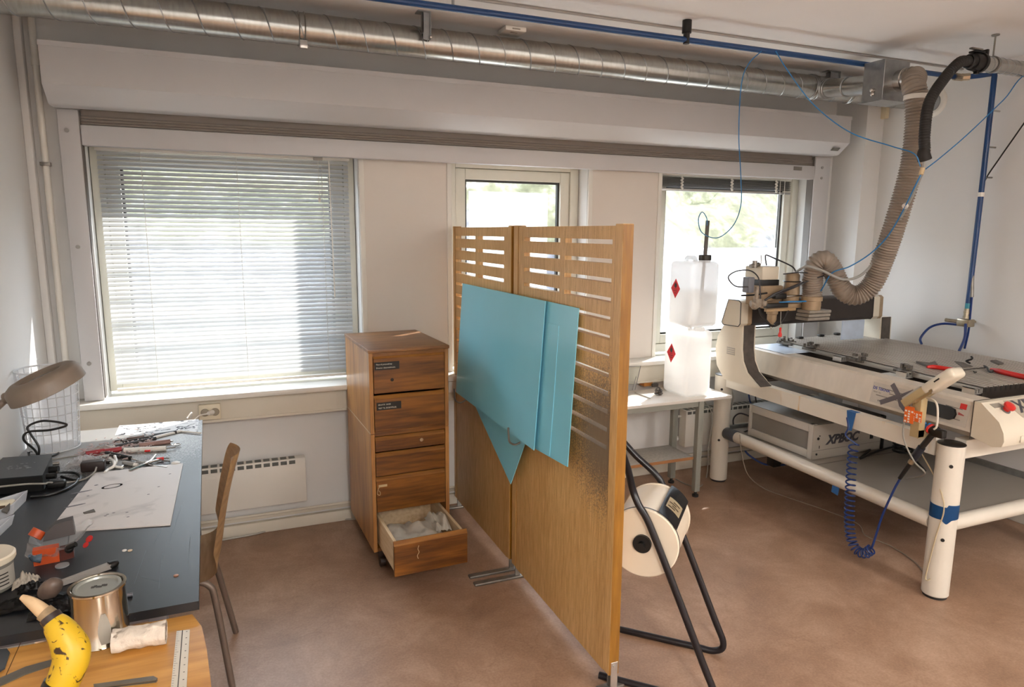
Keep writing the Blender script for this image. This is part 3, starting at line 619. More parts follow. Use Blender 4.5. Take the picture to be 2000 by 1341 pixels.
s1 = screen(1.868, 2.762, .046, [(1.935, 2.275), (2.315, 2.655)], spray_wood(), 'nearer slotted wooden screen with grey paint overspray around its lower slots')
s2 = screen(2.792, 3.640, .034, [(2.885, 3.235), (3.275, 3.598)], BEECH, 'farther slotted wooden screen standing beside the drawer cabinet')
b = MB(); b.box(1.156, 1.184, 1.8655, 1.8685, .01, .115, .001, seg=1); b.cyl((1.17, 1.866, .10), (1.17, 1.862, .10), .005, n=10); b.build('end_plate', STEEL, s1)
MB().cyl((1.17, 1.8685, 1.30), (1.17, 1.867, 1.30), .005, n=10).build('hole_plug', BLACK, s1)

TEAL = mat('turquoise_sheet', '86d2e6', .20, var=.03, scale=2, coat=.1)
def sheet(pts, x1, k, label, zt=1.335, th=.0035, cre=None):
    P = [V((x1+(z-zt)*k, y, z)) for y, z in pts]
    return tag(MB().poly(P, (-th, 0, 0)).build('plastic_sheet', TEAL), label, 'sheet')
zA = at(1041, 877, X=1.088).z; ylA, yrA = 3.405, 2.385
sheet([(ylA, 1.332), (yrA, 1.336), (yrA, zA), (ylA, zA+.012)], 1.130, .070, 'largest turquoise plastic sheet, frontmost of those hooked on the screens')
sheet([(3.0, 1.247), (2.278, 1.252), (2.278, .745), (3.0, .745)], 1.1365, .060, 'narrow turquoise sheet whose edge shows between the front sheet and the rear one', 1.25)
sheet([(2.95, 1.332), (2.135, 1.334), (2.135, at(1103, 909, X=1.105).z), (2.95, .70)], 1.143, .055, 'turquoise plastic sheet sticking out farthest toward the near end of the screen')
tip = at(998, 945, X=1.110); a_ = V((0, .905, .425)); c_ = V((0, -.50, .866))
pD = [(tip.y, tip.z), (tip.y+a_.y*.60, tip.z+a_.z*.60), (tip.y+a_.y*.60+c_.y*.42, tip.z+a_.z*.60+c_.z*.42), (tip.y+c_.y*.42, tip.z+c_.z*.42)]
sheet(pD, 1.1475, .045, 'turquoise sheet hung on its corner with the pointed tip below the other sheets', 1.30)
for q, lab in (((2.60, .715), 'bent metal hook holding the turquoise sheets at the middle'), ((3.36, .72), 'bent metal hook holding the turquoise sheets at their far left')):
    y, z = q
    tag(MB().tube([(1.150, y, z+.045), (1.14, y, z+.005), (1.10, y, z-.018), (1.070, y, z-.005), (1.064, y, z+.03), (1.062, y, z+.06)], .0045, n=8).build('sheet_hook', DULL), lab, 'hook')

# ------------------------------------------------------------------ drawer cabinet
PINED = wood('stained_pine_front', '542d08', '865319', 'X', .36, 1, 9)
PINES = wood('pine_side', '8a5a2c', 'b9854a', 'Z', .4, 1, 9)
PINET = wood('worn_pine_top', '6b4423', '9a6a3b', 'X', .45, 1, 8)
PINER = wood('raw_pine', 'c9a980', 'e3cba6', 'Y', .6, 1, 8)
LIP = wood('pine_drawer_lip', '7c4c1a', '9e6a2e', 'X', .4, 1, 9)
F0 = V((.556, 3.03, 0)); CM = Matrix.Translation(F0) @ Matrix.Rotation(math.radians(2.0), 4, 'Z')
def CB(): b = MB(); b.M = CM; return b
t = thing('drawer_cabinet', 'tall two-part brown wooden drawer cabinet on castors with its bottom drawer open', 'cabinet', F0)
W, D, ZB, ZT = .378, .545, .10, 1.072
zj = zat(728, 848, .556, 3.03)
b = CB()
for (za, zb_) in ((ZB, zj-.002), (zj, ZT-.016)):
    b.box(0, .018, 0, D, za, zb_, .001, seg=1).box(W-.018, W, 0, D, za, zb_, .001, seg=1)
b.box(.018, W-.018, D-.012, D, ZB, ZT-.016)
b.build('carcass', PINES, t)
for a in ((D-.012, ZB, ZB+.016), (D-.012, zj-.014, zj+.014), (.03, ZT-.034, ZT-.016)): b = CB(); b.box(.018, W-.018, .004, *a); b.build('divider', PINED, t)
b = CB(); b.box(-.004, W+.004, -.008, D+.002, ZT-.016, ZT, .003); b.build('top_board', PINET, t)
b = CB(); b.box(-.0008, .0002, 0, D, zj-.002, zj+.003); b.build('joint_strip', mat('pale_joint', 'b9a48a', .5), t)
def zf(py): return zat(734, py, .575, 3.03)
rows = [(694, 769), (774, 843), (855, 883), (887, 931), (934, 1001)]
fx0, fx1 = .0205, W-.0205; PLATE = mat('black_label_plate', '14120f', .35, var=0); INK = mat('white_lettering', 'cfc9bd', .6, var=0)
e1 = CM.to_3x3() @ V((1, 0, 0))
drs = []
for k, (a, c) in enumerate(rows):
    z1_, z0_ = zf(a), zf(c)
    b = CB(); b.box(fx0, fx1, -.002, .016, z0_, z1_-.016, .0012, seg=1); b.box(fx0+.01, fx1-.01, .016, D-.05, z0_+.01, z1_-.04)
    d = b.build('drawer', PINED, t); drs.append(d)
    b = CB(); b.poly([(fx0, -.002, z1_-.016), (fx0, .012, z1_), (fx0, .016, z1_), (fx0, .016, z1_-.016)], (fx1-fx0, 0, 0)); b.build('finger_lip', LIP, d)
    if k < 2:
        zp = zf((715, 794)[k]); xp = (.025, .03)[k]
        b = CB(); b.box(xp, xp+.115, -.0045, -.002, zp-.019, zp+.017, .001, seg=1); b.build('label_plate', PLATE, d)
        o = CM @ V((xp+.007, -.0048, zp+.004)); o2 = CM @ V((xp+.007, -.0048, zp-.012))
        for oo, s in ((o, ('Pluss til pressvall.kap', 'BRUKTE  SAGB')[k]), (o2, ('Diverse i datamaskinutst.', 'TEST TIL EKSEMPEL(E)')[k])):
            text('lettering', s, .0088, oo, e1, (0, 0, 1), INK, d, .0002)
    if k == 0:
        b = CB(); b.cyl((.105, -.0028, zf(744)), (.105, -.0015, zf(744)), .008, n=16); b.build('dark_knot', mat('dark_knot', '241409', .5), d)
    if k == 2:
        b = CB(); b.lathe([(0, -.004), (.008, -.003), (.009, 0), (.004, .001)], (.24, -.0025, (z0_+z1_)/2), (0, 1, 0), 16); b.build('lock', BRASS, d)
    if k == 4:
        b = CB(); b.box(.03, .07, -.0032, -.002, z1_-.045, z1_-.034); b.tube([(.034, -.004, z1_-.04), (.026, -.006, z1_-.055), (.022, -.006, z1_-.075), (.034, -.006, z1_-.082), (.036, -.006, z1_-.07), (.03, -.006, z1_-.06)], .0012, n=6); b.build('lock_string', mat('pale_string', 'c4b08a', .6), d)
# open bottom drawer
PO = .285; zd1 = zf(1004)-.012; zd0 = ZB+.02
b = CB(); b.box(fx0, fx1, -PO-.018, -PO, zd0-.0, zd1-.016, .0015, seg=1); d = b.build('drawer', PINED, t); d['label'] = 'open bottom drawer'
b = CB(); b.poly([(fx0, -PO-.018, zd1-.016), (fx0, -PO-.004, zd1), (fx0, -PO, zd1), (fx0, -PO, zd1-.016)], (fx1-fx0, 0, 0)); b.build('finger_lip', LIP, d)
b = CB(); b.box(fx0+.008, fx0+.021, -PO, D-.07-PO, zd0+.006, zd1-.012); b.box(fx1-.021, fx1-.008, -PO, D-.07-PO, zd0+.006, zd1-.012); b.box(fx0+.021, fx1-.021, -PO, D-.07-PO, zd0+.006, zd0+.014); b.box(fx0+.021, fx1-.021, D-.082-PO, D-.07-PO, zd0+.014, zd1-.02)
b.build('drawer_box', PINER, d)
b = CB(); b.tube([(.13, -PO-.020, zd1-.03), (.125, -PO-.022, zd1-.045), (.13, -PO-.022, zd1-.06), (.122, -PO-.022, zd1-.075), (.126, -PO-.022, zd1-.09)], .0014, n=6); b.build('string', mat('pale_string', 'c4b08a', .6), d)
CASTM = mat('dark_castor', '2a1a12', .5)
for x in (.05, W-.05):
    for y in (.05, D-.06):
        b = CB(); b.cyl((x-.012, y, .028), (x+.012, y, .028), .028, n=22); b.box(x-.02, x+.02, y-.012, y+.016, .05, ZB, .003); b.build('castor', CASTM, t)
CLOTH = mat('off_white_cloth', 'e2dacd', .85, var=.06, scale=30, bump=.3, bscale=150)
def cloth(cx, cy, cz, sx, sy, h, seed, label, name='crumpled_cloth'):
    def f(u, v):
        x, y = (u-.5)*2, (v-.5)*2; e = max(0, 1-max(abs(x), abs(y))**3)
        z = (NZ.fractal(V((x*1.1+seed, y*1.1, seed)), 1, 2, 2)*.32+.72)*h*(.45+.55*e) + .05*h*math.sin(9*x+4*y+4*NZ.noise(V((x*1.5, y*1.5, seed))))
        wx = .10*NZ.noise(V((x*2, y*2, seed+9)))
        return CM @ V((cx+(x*(.92+wx))*sx/2, cy+(y*(.95-wx))*sy/2, cz+max(.003, z)))
    return tag(MB().grid(f, 44, 44, thick=.002).build(name, CLOTH, ang=70), label, 'cloth')
cloth(.165, -.135, zd0+.05, .27, .27, .125, 3.1, 'crumpled off-white cloth filling the open bottom drawer')
cloth(.284, -.10, zd0+.085, .085, .20, .10, 8.3, 'folded off-white cloth at the right side of the open drawer')

# ------------------------------------------------------------------ chair
t = thing('chair', 'plywood shell chair with brown steel legs pushed up to the black table', 'chair', (-.25, 2.5, 0))
PLY = wood('plywood_shell', 'b08c62', 'd8b88c', 'Y', .35, 1, 8, knots=False)
prof = catmull([V((x, 0, z)) for x, z in ((-.52, .445), (-.42, .452), (-.30, .443), (-.20, .437), (-.115, .45), (-.082, .50), (-.066, .58), (-.046, .68), (-.023, .77), (-.001, .835))], 6)
def shell(u, v):
    k = u*(len(prof)-1); i = min(int(k), len(prof)-2); p = prof[i].lerp(prof[i+1], k-i); s = (v-.5)*2
    w_ = .195 if u < .5 else .195-.01*(u-.5)
    if u > .86: q = (u-.86)/.14; w_ *= math.sqrt(max(.02, 1-.78*q*q))
    if u < .06: q = (.06-u)/.06; w_ *= math.sqrt(max(.2, 1-.4*q*q))
    back = max(0, min(1, (u-.5)/.12)); dep = .030*back*s*s
    return V((p.x-dep, 2.51+s*w_, p.z+(1-back)*.012*s*s))
MB().grid(shell, 70, 16, thick=.009).build('seat_shell', PLY, t, ang=50)
LEG = mat('brown_grey_tube', '6d5f55', .35, metal=.3, var=.05)
def cl(y, yf, fx): return [(-.30, y, .420), (-.175, y, .417), (-.125, y+(yf-y)*.1, .395), (-.108, y+(yf-y)*.3, .33), (fx, yf, .004)]
MB().tube(cl(2.40, 2.375, -.072), .0115, n=12).build('leg', LEG, t)
MB().tube(cl(2.62, 2.745, -.058), .0115, n=12).build('leg', LEG, t)
for y, yf in ((2.40, 2.36), (2.62, 2.66)): MB().tube([(-.30, y, .420), (-.43, y, .418), (-.47, y+(yf-y)*.2, .39), (-.55, yf, .004)], .0115, n=12).build('leg', LEG, t)
MB().cyl((-.30, 2.40, .420), (-.30, 2.62, .420), .010, n=10).cyl((-.40, 2.40, .420), (-.40, 2.62, .420), .010, n=10).build('seat_frame', LEG, t)

# ------------------------------------------------------------------ tables on the left
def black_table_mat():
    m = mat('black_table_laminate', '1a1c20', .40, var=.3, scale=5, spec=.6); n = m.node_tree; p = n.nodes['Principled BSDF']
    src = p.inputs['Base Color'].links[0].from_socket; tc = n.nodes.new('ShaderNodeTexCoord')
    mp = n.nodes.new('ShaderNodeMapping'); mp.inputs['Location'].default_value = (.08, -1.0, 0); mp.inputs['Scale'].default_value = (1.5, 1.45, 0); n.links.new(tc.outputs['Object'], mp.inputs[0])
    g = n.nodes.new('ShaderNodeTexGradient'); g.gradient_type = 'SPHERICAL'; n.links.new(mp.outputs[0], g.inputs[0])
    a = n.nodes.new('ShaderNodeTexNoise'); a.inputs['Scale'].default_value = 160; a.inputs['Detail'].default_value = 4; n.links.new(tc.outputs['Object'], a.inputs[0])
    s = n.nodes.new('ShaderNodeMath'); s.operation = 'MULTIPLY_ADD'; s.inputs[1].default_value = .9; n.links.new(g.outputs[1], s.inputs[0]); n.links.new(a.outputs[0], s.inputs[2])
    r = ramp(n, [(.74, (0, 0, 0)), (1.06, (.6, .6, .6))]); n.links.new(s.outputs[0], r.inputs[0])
    mx = n.nodes.new('ShaderNodeMix'); mx.data_type = 'RGBA'; mx.inputs[7].default_value = hx('b9b6b2')+(1,)  # pale speckled dust that also paints in the sun patch's brightness
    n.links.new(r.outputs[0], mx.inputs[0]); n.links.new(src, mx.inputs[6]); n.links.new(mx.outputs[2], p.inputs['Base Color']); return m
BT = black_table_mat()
t = thing('work_table', 'long black topped work table along the left wall under the window', 'table', (-.45, 2.5, 0))
ZTB = .73
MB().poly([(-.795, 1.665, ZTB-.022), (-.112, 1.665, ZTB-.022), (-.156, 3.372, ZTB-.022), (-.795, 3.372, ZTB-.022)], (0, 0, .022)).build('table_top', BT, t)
for x in (-.74, -.21):
    for y in (1.76, 3.29): MB().box(x-.02, x+.02, y-.02, y+.02, 0, ZTB-.022, .002).build('leg', mat('grey_steel_leg', '77757a', .4), t)
b = MB(); b.box(-.72, -.23, 1.745, 1.775, ZTB-.07, ZTB-.022); b.box(-.72, -.23, 3.275, 3.305, ZTB-.07, ZTB-.022); b.box(-.755, -.725, 1.78, 3.27, ZTB-.07, ZTB-.022); b.build('apron', MATS['grey_steel_leg'], t)
SCR = mat('pale_scratch', '5d636b', .6, var=0)
for q in (((285, 1075), (262, 1140)), ((300, 1060), (330, 1010)), ((318, 1080), (310, 1150)), ((275, 1125), (320, 1138)), ((372, 1045), (366, 1110)), ((355, 985), (330, 1060))):
    p0, p1 = at(*q[0], Z=ZTB), at(*q[1], Z=ZTB); e = (p1-p0).cross(V((0, 0, 1))).normalized()*.0007
    MB().poly([p0-e, p0+e, p1+e*.3, p1-e*.3], (0, 0, .0002)).build('scratch', SCR, t)
ZW = .700
WT = wood('honey_table_top', 'b07a35', 'd39d52', 'X', .3, 1, 7)
pts = [(-.795, .75), (-.10, .75), (-.075, .95), (-.072, 1.2), (-.080, 1.36), (-.092, 1.5), (-.105, 1.60), (-.128, 1.664), (-.795, 1.664)]
t = thing('wooden_table', 'honey-coloured wooden table with rounded edge in the near left corner', 'table', (-.45, 1.2, 0))
MB().poly([(x, y, ZW-.025) for x, y in pts], (0, 0, .025)).build('table_top', WT, t)
for x in (-.72, -.2):
    for y in (.85, 1.55): MB().cyl((x, y, 0), (x, y, ZW-.025), .02, n=16).build('leg', MATS['grey_steel_leg'], t)

# ------------------------------------------------------------------ fan heater on a tube frame
U_, V_ = V((.70711, .70711, 0)), V((-.70711, .70711, 0))
def uv(a, b_, z): return U_*a+V_*b_+V((0, 0, z))
HB = mat('heater_cream', 'e0d3be', .4, var=.02); TUBE = mat('black_tube', '17151a', .3, var=.05)
t = thing('fan_heater', 'cream drum fan heater slung in a black tube frame beside the screen', 'heater', uv(2.36, .42, 0))
side = lambda a: [uv(a, .56, .0125), uv(a, .45, .0125), uv(a, .27, .0125), uv(a, .19, .0135), uv(a, .158, .05), uv(a, .20, .155), uv(a, .31, .415), uv(a, .40, .62), uv(a, .44, .685)]
A0, A1 = 2.20, 2.515
b = MB(); pth = side(A0)+[uv(A0+.015, .465, .73), uv(A0+.08, .50, .78), uv(2.39, .56, .835), uv(A1-.045, .605, .85), uv(A1-.004, .59, .82), uv(A1, .52, .75)]+side(A1)[::-1]
b.tube(pth, .0125, n=14, sub=6); b.build('frame', TUBE, t)
hc = (.426, .539); hr = .125
MB().lathe([(0, 0), (.045, 0), (hr-.004, 0), (hr, .003), (hr, .012), (hr-.003, .014), (hr-.003, .255), (hr, .257), (hr, .266), (hr-.004, .269), (0, .269)], uv(2.222, *hc), U_, 56).build('drum', HB, t)
MB().lathe([(hr-.002, .0105), (hr+.0012, .012), (hr+.0012, .0165), (hr-.002, .018)], uv(2.222, *hc), U_, 56).build('rim_gasket', TUBE, t)
for a in ((2.222, -1), (2.491, 1)):
    b = MB(); b.cyl(uv(a[0], *hc), uv(a[0]+a[1]*.012, *hc), .032, n=24); b.cyl(uv(a[0]+a[1]*.012, *hc), uv(a[0]+a[1]*.03, *hc), .012, n=14); b.build('pivot_knob', BLACK, t)
def onr(a, th, r): return uv(a, hc[0]-math.sin(th)*r, hc[1]+math.cos(th)*r)
th0, th1 = math.radians(22), math.radians(60)
def plate(u, v): th = th0+(th1-th0)*v; return onr(2.226+.27*u, th, hr+.006)
MB().grid(plate, 2, 8, thick=.012).build('control_plate', mat('black_satin_plate', '2a2a2d', .3), t)
MB().grid(lambda u, v: onr(2.30+.09*u, th0+(th1-th0)*(.15+.7*v), hr+.0075), 2, 6, thick=.001).build('rating_label', mat('cream_label', 'd8c8a6', .5), t)
b = MB()
for k in range(4): b.grid(lambda u, v, k=k: onr(2.312+.016*k+.009*u, th0+(th1-th0)*(.22+.16*(k % 2)+.34*v), hr+.0082), 1, 4, thick=.0006)
b.build('label_print', mat('label_ink', '6b5a42', .6), t)

# ------------------------------------------------------------------ little side table with jerrycans
t = thing('side_table', 'small side table with white top and grey steel legs behind the screen', 'table', (2.3, 3.4, 0))
TZ = .622; GL = mat('grey_green_steel', '8b8c84', .4, var=.05)
MB().box(1.98, 2.80, 3.232, 3.56, TZ-.018, TZ, .002).build('table_top', mat('white_laminate', 'd9d3cc', .4, var=.02), t)
for x in (2.02, 2.575):
    for y in (3.25, 3.50):
        lg = MB().box(x-.018, x+.018, y-.018, y+.018, .035, TZ-.018, .002).build('leg', GL, t)
        MB().cyl((x, y, 0), (x, y, .012), .020, n=16).cyl((x, y, .012), (x, y, .036), .009, n=10).build('foot', RUBBER, lg)
b = MB(); b.box(2.04, 2.555, 3.238, 3.262, TZ-.05, TZ-.018); b.box(2.04, 2.555, 3.488, 3.512, TZ-.05, TZ-.018); b.box(2.008, 2.032, 3.27, 3.48, TZ-.05, TZ-.018); b.box(2.563, 2.587, 3.27, 3.48, TZ-.05, TZ-.018); b.build('apron', GL, t)
MB().box(2.00, 2.555, 3.262, 3.515, .235, .253, .002).build('shelf', mat('speckled_shelf', 'a9a7a2', .5, var=.15, scale=60), t)
MB().box(2.00, 2.555, 3.2605, 3.262, .235, .253).build('shelf_edge', mat('chipboard_edge', '9a6a40', .7), t)
HD = translucent_mat('milky_plastic', 'f3f2f1', .62, .35, alpha=.75); LIQ = translucent_mat('clear_liquid', 'fbfbfa', .8, .2, alpha=.8)
RL = mat('red_hazard_label', 'd8202a', .45, var=.04)
def jerrycan(x0, x1, y0, y1, z0, z1, level, label, ly, lz, cap):
    t = thing('jerrycan', label, 'jerrycan', ((x0+x1)/2, (y0+y1)/2, z0))
    b = MB(); b.box(x0, x1, y0, y1, z0, z1-.02, .032, seg=4)
    b.build('body', HD, t)
    xm = (x0+x1)/2
    MB().tube([(xm, y1-.03, z1-.03), (xm, y1-.045, z1-.003), (xm, (y0+y1)/2+.02, z1-.001), (xm, y0+.12, z1-.004), (xm, y0+.105, z1-.03)], .014, n=12).build('handle', HD, t)
    MB().lathe([(.034, 0), (.034, .016), (.030, .016), (.030, .024), (0, .024)], (xm+.02, y0+.05, z1-.026), (0, 0, 1), 28).build('neck', HD, t)
    if level: MB().box(x0+.006, x1-.006, y0+.006, y1-.006, z0+.008, level, .026, seg=3).build('liquid', LIQ, t)
    r = (.045, .060); x = x0-.0012
    MB().poly([(x, ly+r[0], lz), (x, ly, lz+r[1]), (x, ly-r[0], lz), (x, ly, lz-r[1])], (-.0006, 0, 0)).build('hazard_label', RL, t)
    fl = [(0, -.004), (.010, .002), (.013, .014), (.008, .026), (.006, .018), (.001, .036), (-.006, .020), (-.010, .026), (-.013, .012), (-.009, .002)]
    b = MB(); b.poly([(x-.0008, ly-p, lz+.006+q) for p, q in fl], (-.0005, 0, 0)); b.box(x-.0014, x-.0008, ly-.013, ly+.013, lz-.004, lz-.002); b.build('flame_symbol', mat('label_black', '2a1018', .5, var=0), t)
    for k in range(2): MB().box(x-.0012, x-.0008, ly-.018+.006*k, ly+.018-.006*k, lz-.016-.012*k, lz-.013-.012*k).build('label_print', MATS['label_black'], t)
    return t, xm
jerrycan(2.475, 2.67, 3.268, 3.51, TZ, 1.045, .97, 'white jerrycan with red hazard diamond standing on the side table', 3.42, .875, False)
jc, jx = jerrycan(2.485, 2.69, 3.266, 3.50, 1.047, 1.455, 1.262, 'half-full white jerrycan stacked on another with a dark stem in its cap', 3.42, 1.27, True)
c0 = V((jx+.02, 3.316, 1.448))
MB().lathe([(.036, -.006), (.037, 0), (.037, .022), (.033, .026), (0, .026)], c0, (0, 0, 1), 28).build('cap', mat('dark_grey_cap', '2b2927', .45), jc)
MB().cyl(c0+V((0, 0, .02)), c0+V((.014, .01, .225)), .0115, n=16).build('stem_pipe', mat('grey_stem', '575350', .45), jc)
MB().cyl(c0-V((.003, 0, .01)), c0-V((.02, 0, .36)), .010, n=12).build('dip_tube', MATS['grey_stem'], jc)
# small things on the side table
p = at(1262, 752, Z=TZ)
tag(MB().box(p.x-.035, p.x+.03, p.y-.03, p.y+.03, TZ, TZ+.042, .003).build('wooden_block', wood('orange_block', 'b4722e', 'd6924a', 'X', .5)), 'orange-brown wooden block on the side table', 'block')
p = at(1275, 747, Z=TZ); tag(MB().box(p.x-.02, p.x+.02, p.y+.03, p.y+.06, TZ, TZ+.05, .002).build('small_box', mat('blue_box', '4d7f9e', .5)), 'small blue box behind the wooden block on the side table', 'box')
p = at(1279, 755, Z=TZ); tag(MB().box(p.x-.022, p.x+.022, p.y-.008, p.y+.008, TZ, TZ+.022, .002).build('metal_piece', mat('dark_grey_piece', '55504d', .5)), 'small dark grey piece right of the wooden block', 'metal piece')
p = at(1286, 771, Z=TZ); b = MB(); rr = random.Random(5)
for k in range(12): b.sph((p.x+rr.uniform(-.02, .02), p.y+rr.uniform(-.015, .015), TZ+.006+rr.uniform(0, .025)), .0085, (1.3, 1, .8), 8)
b.tube([(p.x-.02, p.y, TZ+.01), (p.x-.012, p.y+.005, TZ+.04), (p.x+.003, p.y, TZ+.045), (p.x+.018, p.y-.004, TZ+.02)], .005, n=6)
tag(b.build('cable_knot', mat('grey_knot', '4c4642', .5)), 'small dark tangled knot near the front edge of the side table', 'knot')
p0 = at(1240, 768, Z=TZ); p1 = at(1270, 779, Z=TZ)
tag(MB().cyl(p0+V((0, 0, .004)), p1+V((0, 0, .004)), .003, n=8).build('metal_rod', STEEL), 'thin metal rod lying on the side table', 'rod')
GLS = glass_mat('clear_acrylic', tint=(.93, .95, .95))
p = at(1240, 762, Z=TZ)
t = thing('acrylic_stand', 'clear acrylic stand leaning on the side table by the screen edge', 'stand', p)
MB().poly([(p.x-.05, p.y, TZ), (p.x, p.y, TZ), (p.x+.035, p.y, TZ+.155), (p.x-.05, p.y, TZ+.155)], (0, .004, 0)).build('front_sheet', GLS, t)
b = MB(); b.tube([(p.x, p.y-.002, TZ+.004), (p.x+.035, p.y-.002, TZ+.155), (p.x-.05, p.y-.002, TZ+.157)], .003, n=6, smooth=False); b.cyl((p.x-.02, p.y-.002, TZ+.004), (p.x+.005, p.y-.002, TZ+.09), .0025, n=6); b.build('edge_rim', mat('grey_rim', '8d8b8a', .3), t)
# ------------------------------------------------------------------ milling table: stand
STAND = mat('stand_cream_paint', 'd3ccbf', .38, var=.03, scale=5)
STANDG = mat('stand_blue_grey_paint', 'a9aeb2', .4, var=.03)
PERF_H = 'a09a92'
def perf_mat():
    m = bpy.data.materials.new('perforated_sheet'); m.use_nodes = True; n = m.node_tree; p = n.nodes['Principled BSDF']
    tc = n.nodes.new('ShaderNodeTexCoord'); vo = n.nodes.new('ShaderNodeTexVoronoi'); vo.inputs['Scale'].default_value = 75; vo.inputs['Randomness'].default_value = 0
    n.links.new(tc.outputs['Object'], vo.inputs[0])
    r = ramp(n, [(.22, hx('54504b')), (.34, hx('a39c92'))]); n.links.new(vo.outputs['Distance'], r.inputs[0]); n.links.new(r.outputs[0], p.inputs['Base Color'])
    p.inputs['Roughness'].default_value = .42; p.inputs['Metallic'].default_value = .3; return m
t = thing('machine_stand', 'cream steel stand with round legs and perforated lower shelf under the milling machine', 'stand', (3.3, 2.65, 0))
LP = [(2.852, 1.895), (2.895, 3.43), (3.80, 1.895), (3.80, 3.43)]; lr = .054; LT = .708
for i, (x, y) in enumerate(LP):
    lg = MB().lathe([(0, .012), (lr-.003, .012), (lr, .016), (lr, LT), (0, LT)], (x, y, 0), (0, 0, 1), 40).build('leg', STAND if i != 3 else STANDG, t)
    MB().cyl((x, y, 0), (x, y, .014), lr-.006, n=32).build('foot_pad', RUBBER, lg)
    MB().lathe([(0, 0), (lr+.0005, 0), (lr+.0005, .004), (lr-.006, .007), (0, .007)], (x, y, LT-.002), (0, 0, 1), 36).build('end_cap', BLACK, lg)
    for z in (.62, .285):
        d = V((-.75, -.65, 0)).normalized(); c = V((x, y, z))+d*(lr-.001); MB().cyl(c, c+d*.003, .008, n=12).build('bolt_plug', BLACK, lg)
BZ0, BZ1 = .640, .722
def beam(p, q, wd, z0, z1, name, m):
    p, q = V(p), V(q); d = (q-p).normalized(); s = V((d.y, -d.x, 0))*wd/2
    return MB().poly([p-s+V((0, 0, z0)), p+s+V((0, 0, z0)), q+s+V((0, 0, z0)), q-s+V((0, 0, z0))], (0, 0, z1-z0)).build(name, m, t)
RUST = STAND.copy(); RUST.name = 'stand_paint_with_glue_runs'
n = RUST.node_tree; pb_ = n.nodes['Principled BSDF']; src = pb_.inputs['Base Color'].links[0].from_socket
tcx = n.nodes.new('ShaderNodeTexCoord'); mp_ = n.nodes.new('ShaderNodeMapping'); mp_.inputs['Scale'].default_value = (.2, 7, .8); n.links.new(tcx.outputs['Object'], mp_.inputs[0])
nz_ = n.nodes.new('ShaderNodeTexNoise'); nz_.inputs['Scale'].default_value = 2.2; nz_.inputs['Detail'].default_value = 3; n.links.new(mp_.outputs[0], nz_.inputs[0])
rr_ = ramp(n, [(.66, (0, 0, 0)), (.72, (.7, .7, .7))]); n.links.new(nz_.outputs[0], rr_.inputs[0])
mxx = n.nodes.new('ShaderNodeMix'); mxx.data_type = 'RGBA'; mxx.inputs[7].default_value = hx('c99a4a')+(1,); n.links.new(rr_.outputs[0], mxx.inputs[0]); n.links.new(src, mxx.inputs[6]); n.links.new(mxx.outputs[2], pb_.inputs['Base Color'])
beam((2.852, 1.95, 0), (2.893, 3.375, 0), .05, BZ0, BZ1, 'top_beam', RUST)
beam((3.80, 1.95, 0), (3.80, 3.375, 0), .05, BZ0, BZ1, 'top_beam', STAND)
beam((2.907, 1.895, 0), (3.745, 1.895, 0), .05, BZ0, BZ1, 'top_beam', STAND)
beam((2.95, 3.43, 0), (3.745, 3.43, 0), .05, BZ0, BZ1, 'top_beam', STANDG)
TR = .034; tz = .335
for p, q in (((2.852, 1.945, tz), (2.894, 3.38, tz)), ((3.80, 1.945, tz), (3.80, 3.38, tz)), ((2.90, 1.895, tz), (3.75, 1.895, tz)), ((2.945, 3.43, tz), (3.75, 3.43, tz))):
    MB().cyl(p, q, TR, n=28).build('lower_tube', STAND, t)
MB().lathe([(TR+.001, 0), (TR+.004, .005), (TR+.004, .10), (TR+.001, .105)], (2.8915, 3.27, tz), (.03, 1, 0), 28).build('tube_sleeve', mat('dark_grey_sleeve', '4a4d54', .45), t)
MB().poly([(2.875, 1.92, tz+.006), (3.78, 1.92, tz+.006), (3.78, 3.41, tz+.006), (2.912, 3.41, tz+.006)], (0, 0, .012)).build('perforated_shelf', perf_mat(), t)
b = MB(); b.box(3.752, 3.768, 1.93, 3.39, tz+.018, tz+.05); b.box(2.93, 3.752, 3.385, 3.40, tz+.018, tz+.04); b.build('shelf_rim', GALVD, t)
MB().poly([(2.88, 2.655, tz+.0185), (3.75, 2.66, tz+.0185), (3.75, 2.664, tz+.0185), (2.88, 2.659, tz+.0185)], (0, 0, .0008)).build('shelf_seam', mat('seam_dark', '5c5750', .5), t)

# ------------------------------------------------------------------ milling machine
MACH = mat('machine_cream_paint', 'c6bbac', .40, var=.09, scale=16, stretch=(1, 1, .3))
MBROWN = mat('dusty_brown_paint', '9a8468', .55, var=.14, scale=22)
MDARK = mat('dark_paint_and_bed_shade', '2a221d', .45, var=.2, scale=12)
DUSTY = mat('dusty_dark_grey', '4b443e', .65, var=.25, scale=30)
ALU = mat('table_aluminium', 'aea69c', .36, metal=.2, var=.12, scale=12, stretch=(6, .6, 1))
t = thing('milling_machine', 'cream flat-bed milling machine with grooved table and gantry head under the extraction hose', 'machine', (3.4, 2.6, .722))
e_ = .048
def sk(x, y): return x+e_*(y-1.85)          # the machine stands slightly askew on its stand
SY0, SY1 = 1.845, 3.33
def mq(x0, x1, y0, y1, z): return [(sk(x0, y0), y0, z), (sk(x1, y0), y0, z), (sk(x1, y1), y1, z), (sk(x0, y1), y1, z)]
ML, MR = 2.885, 3.985
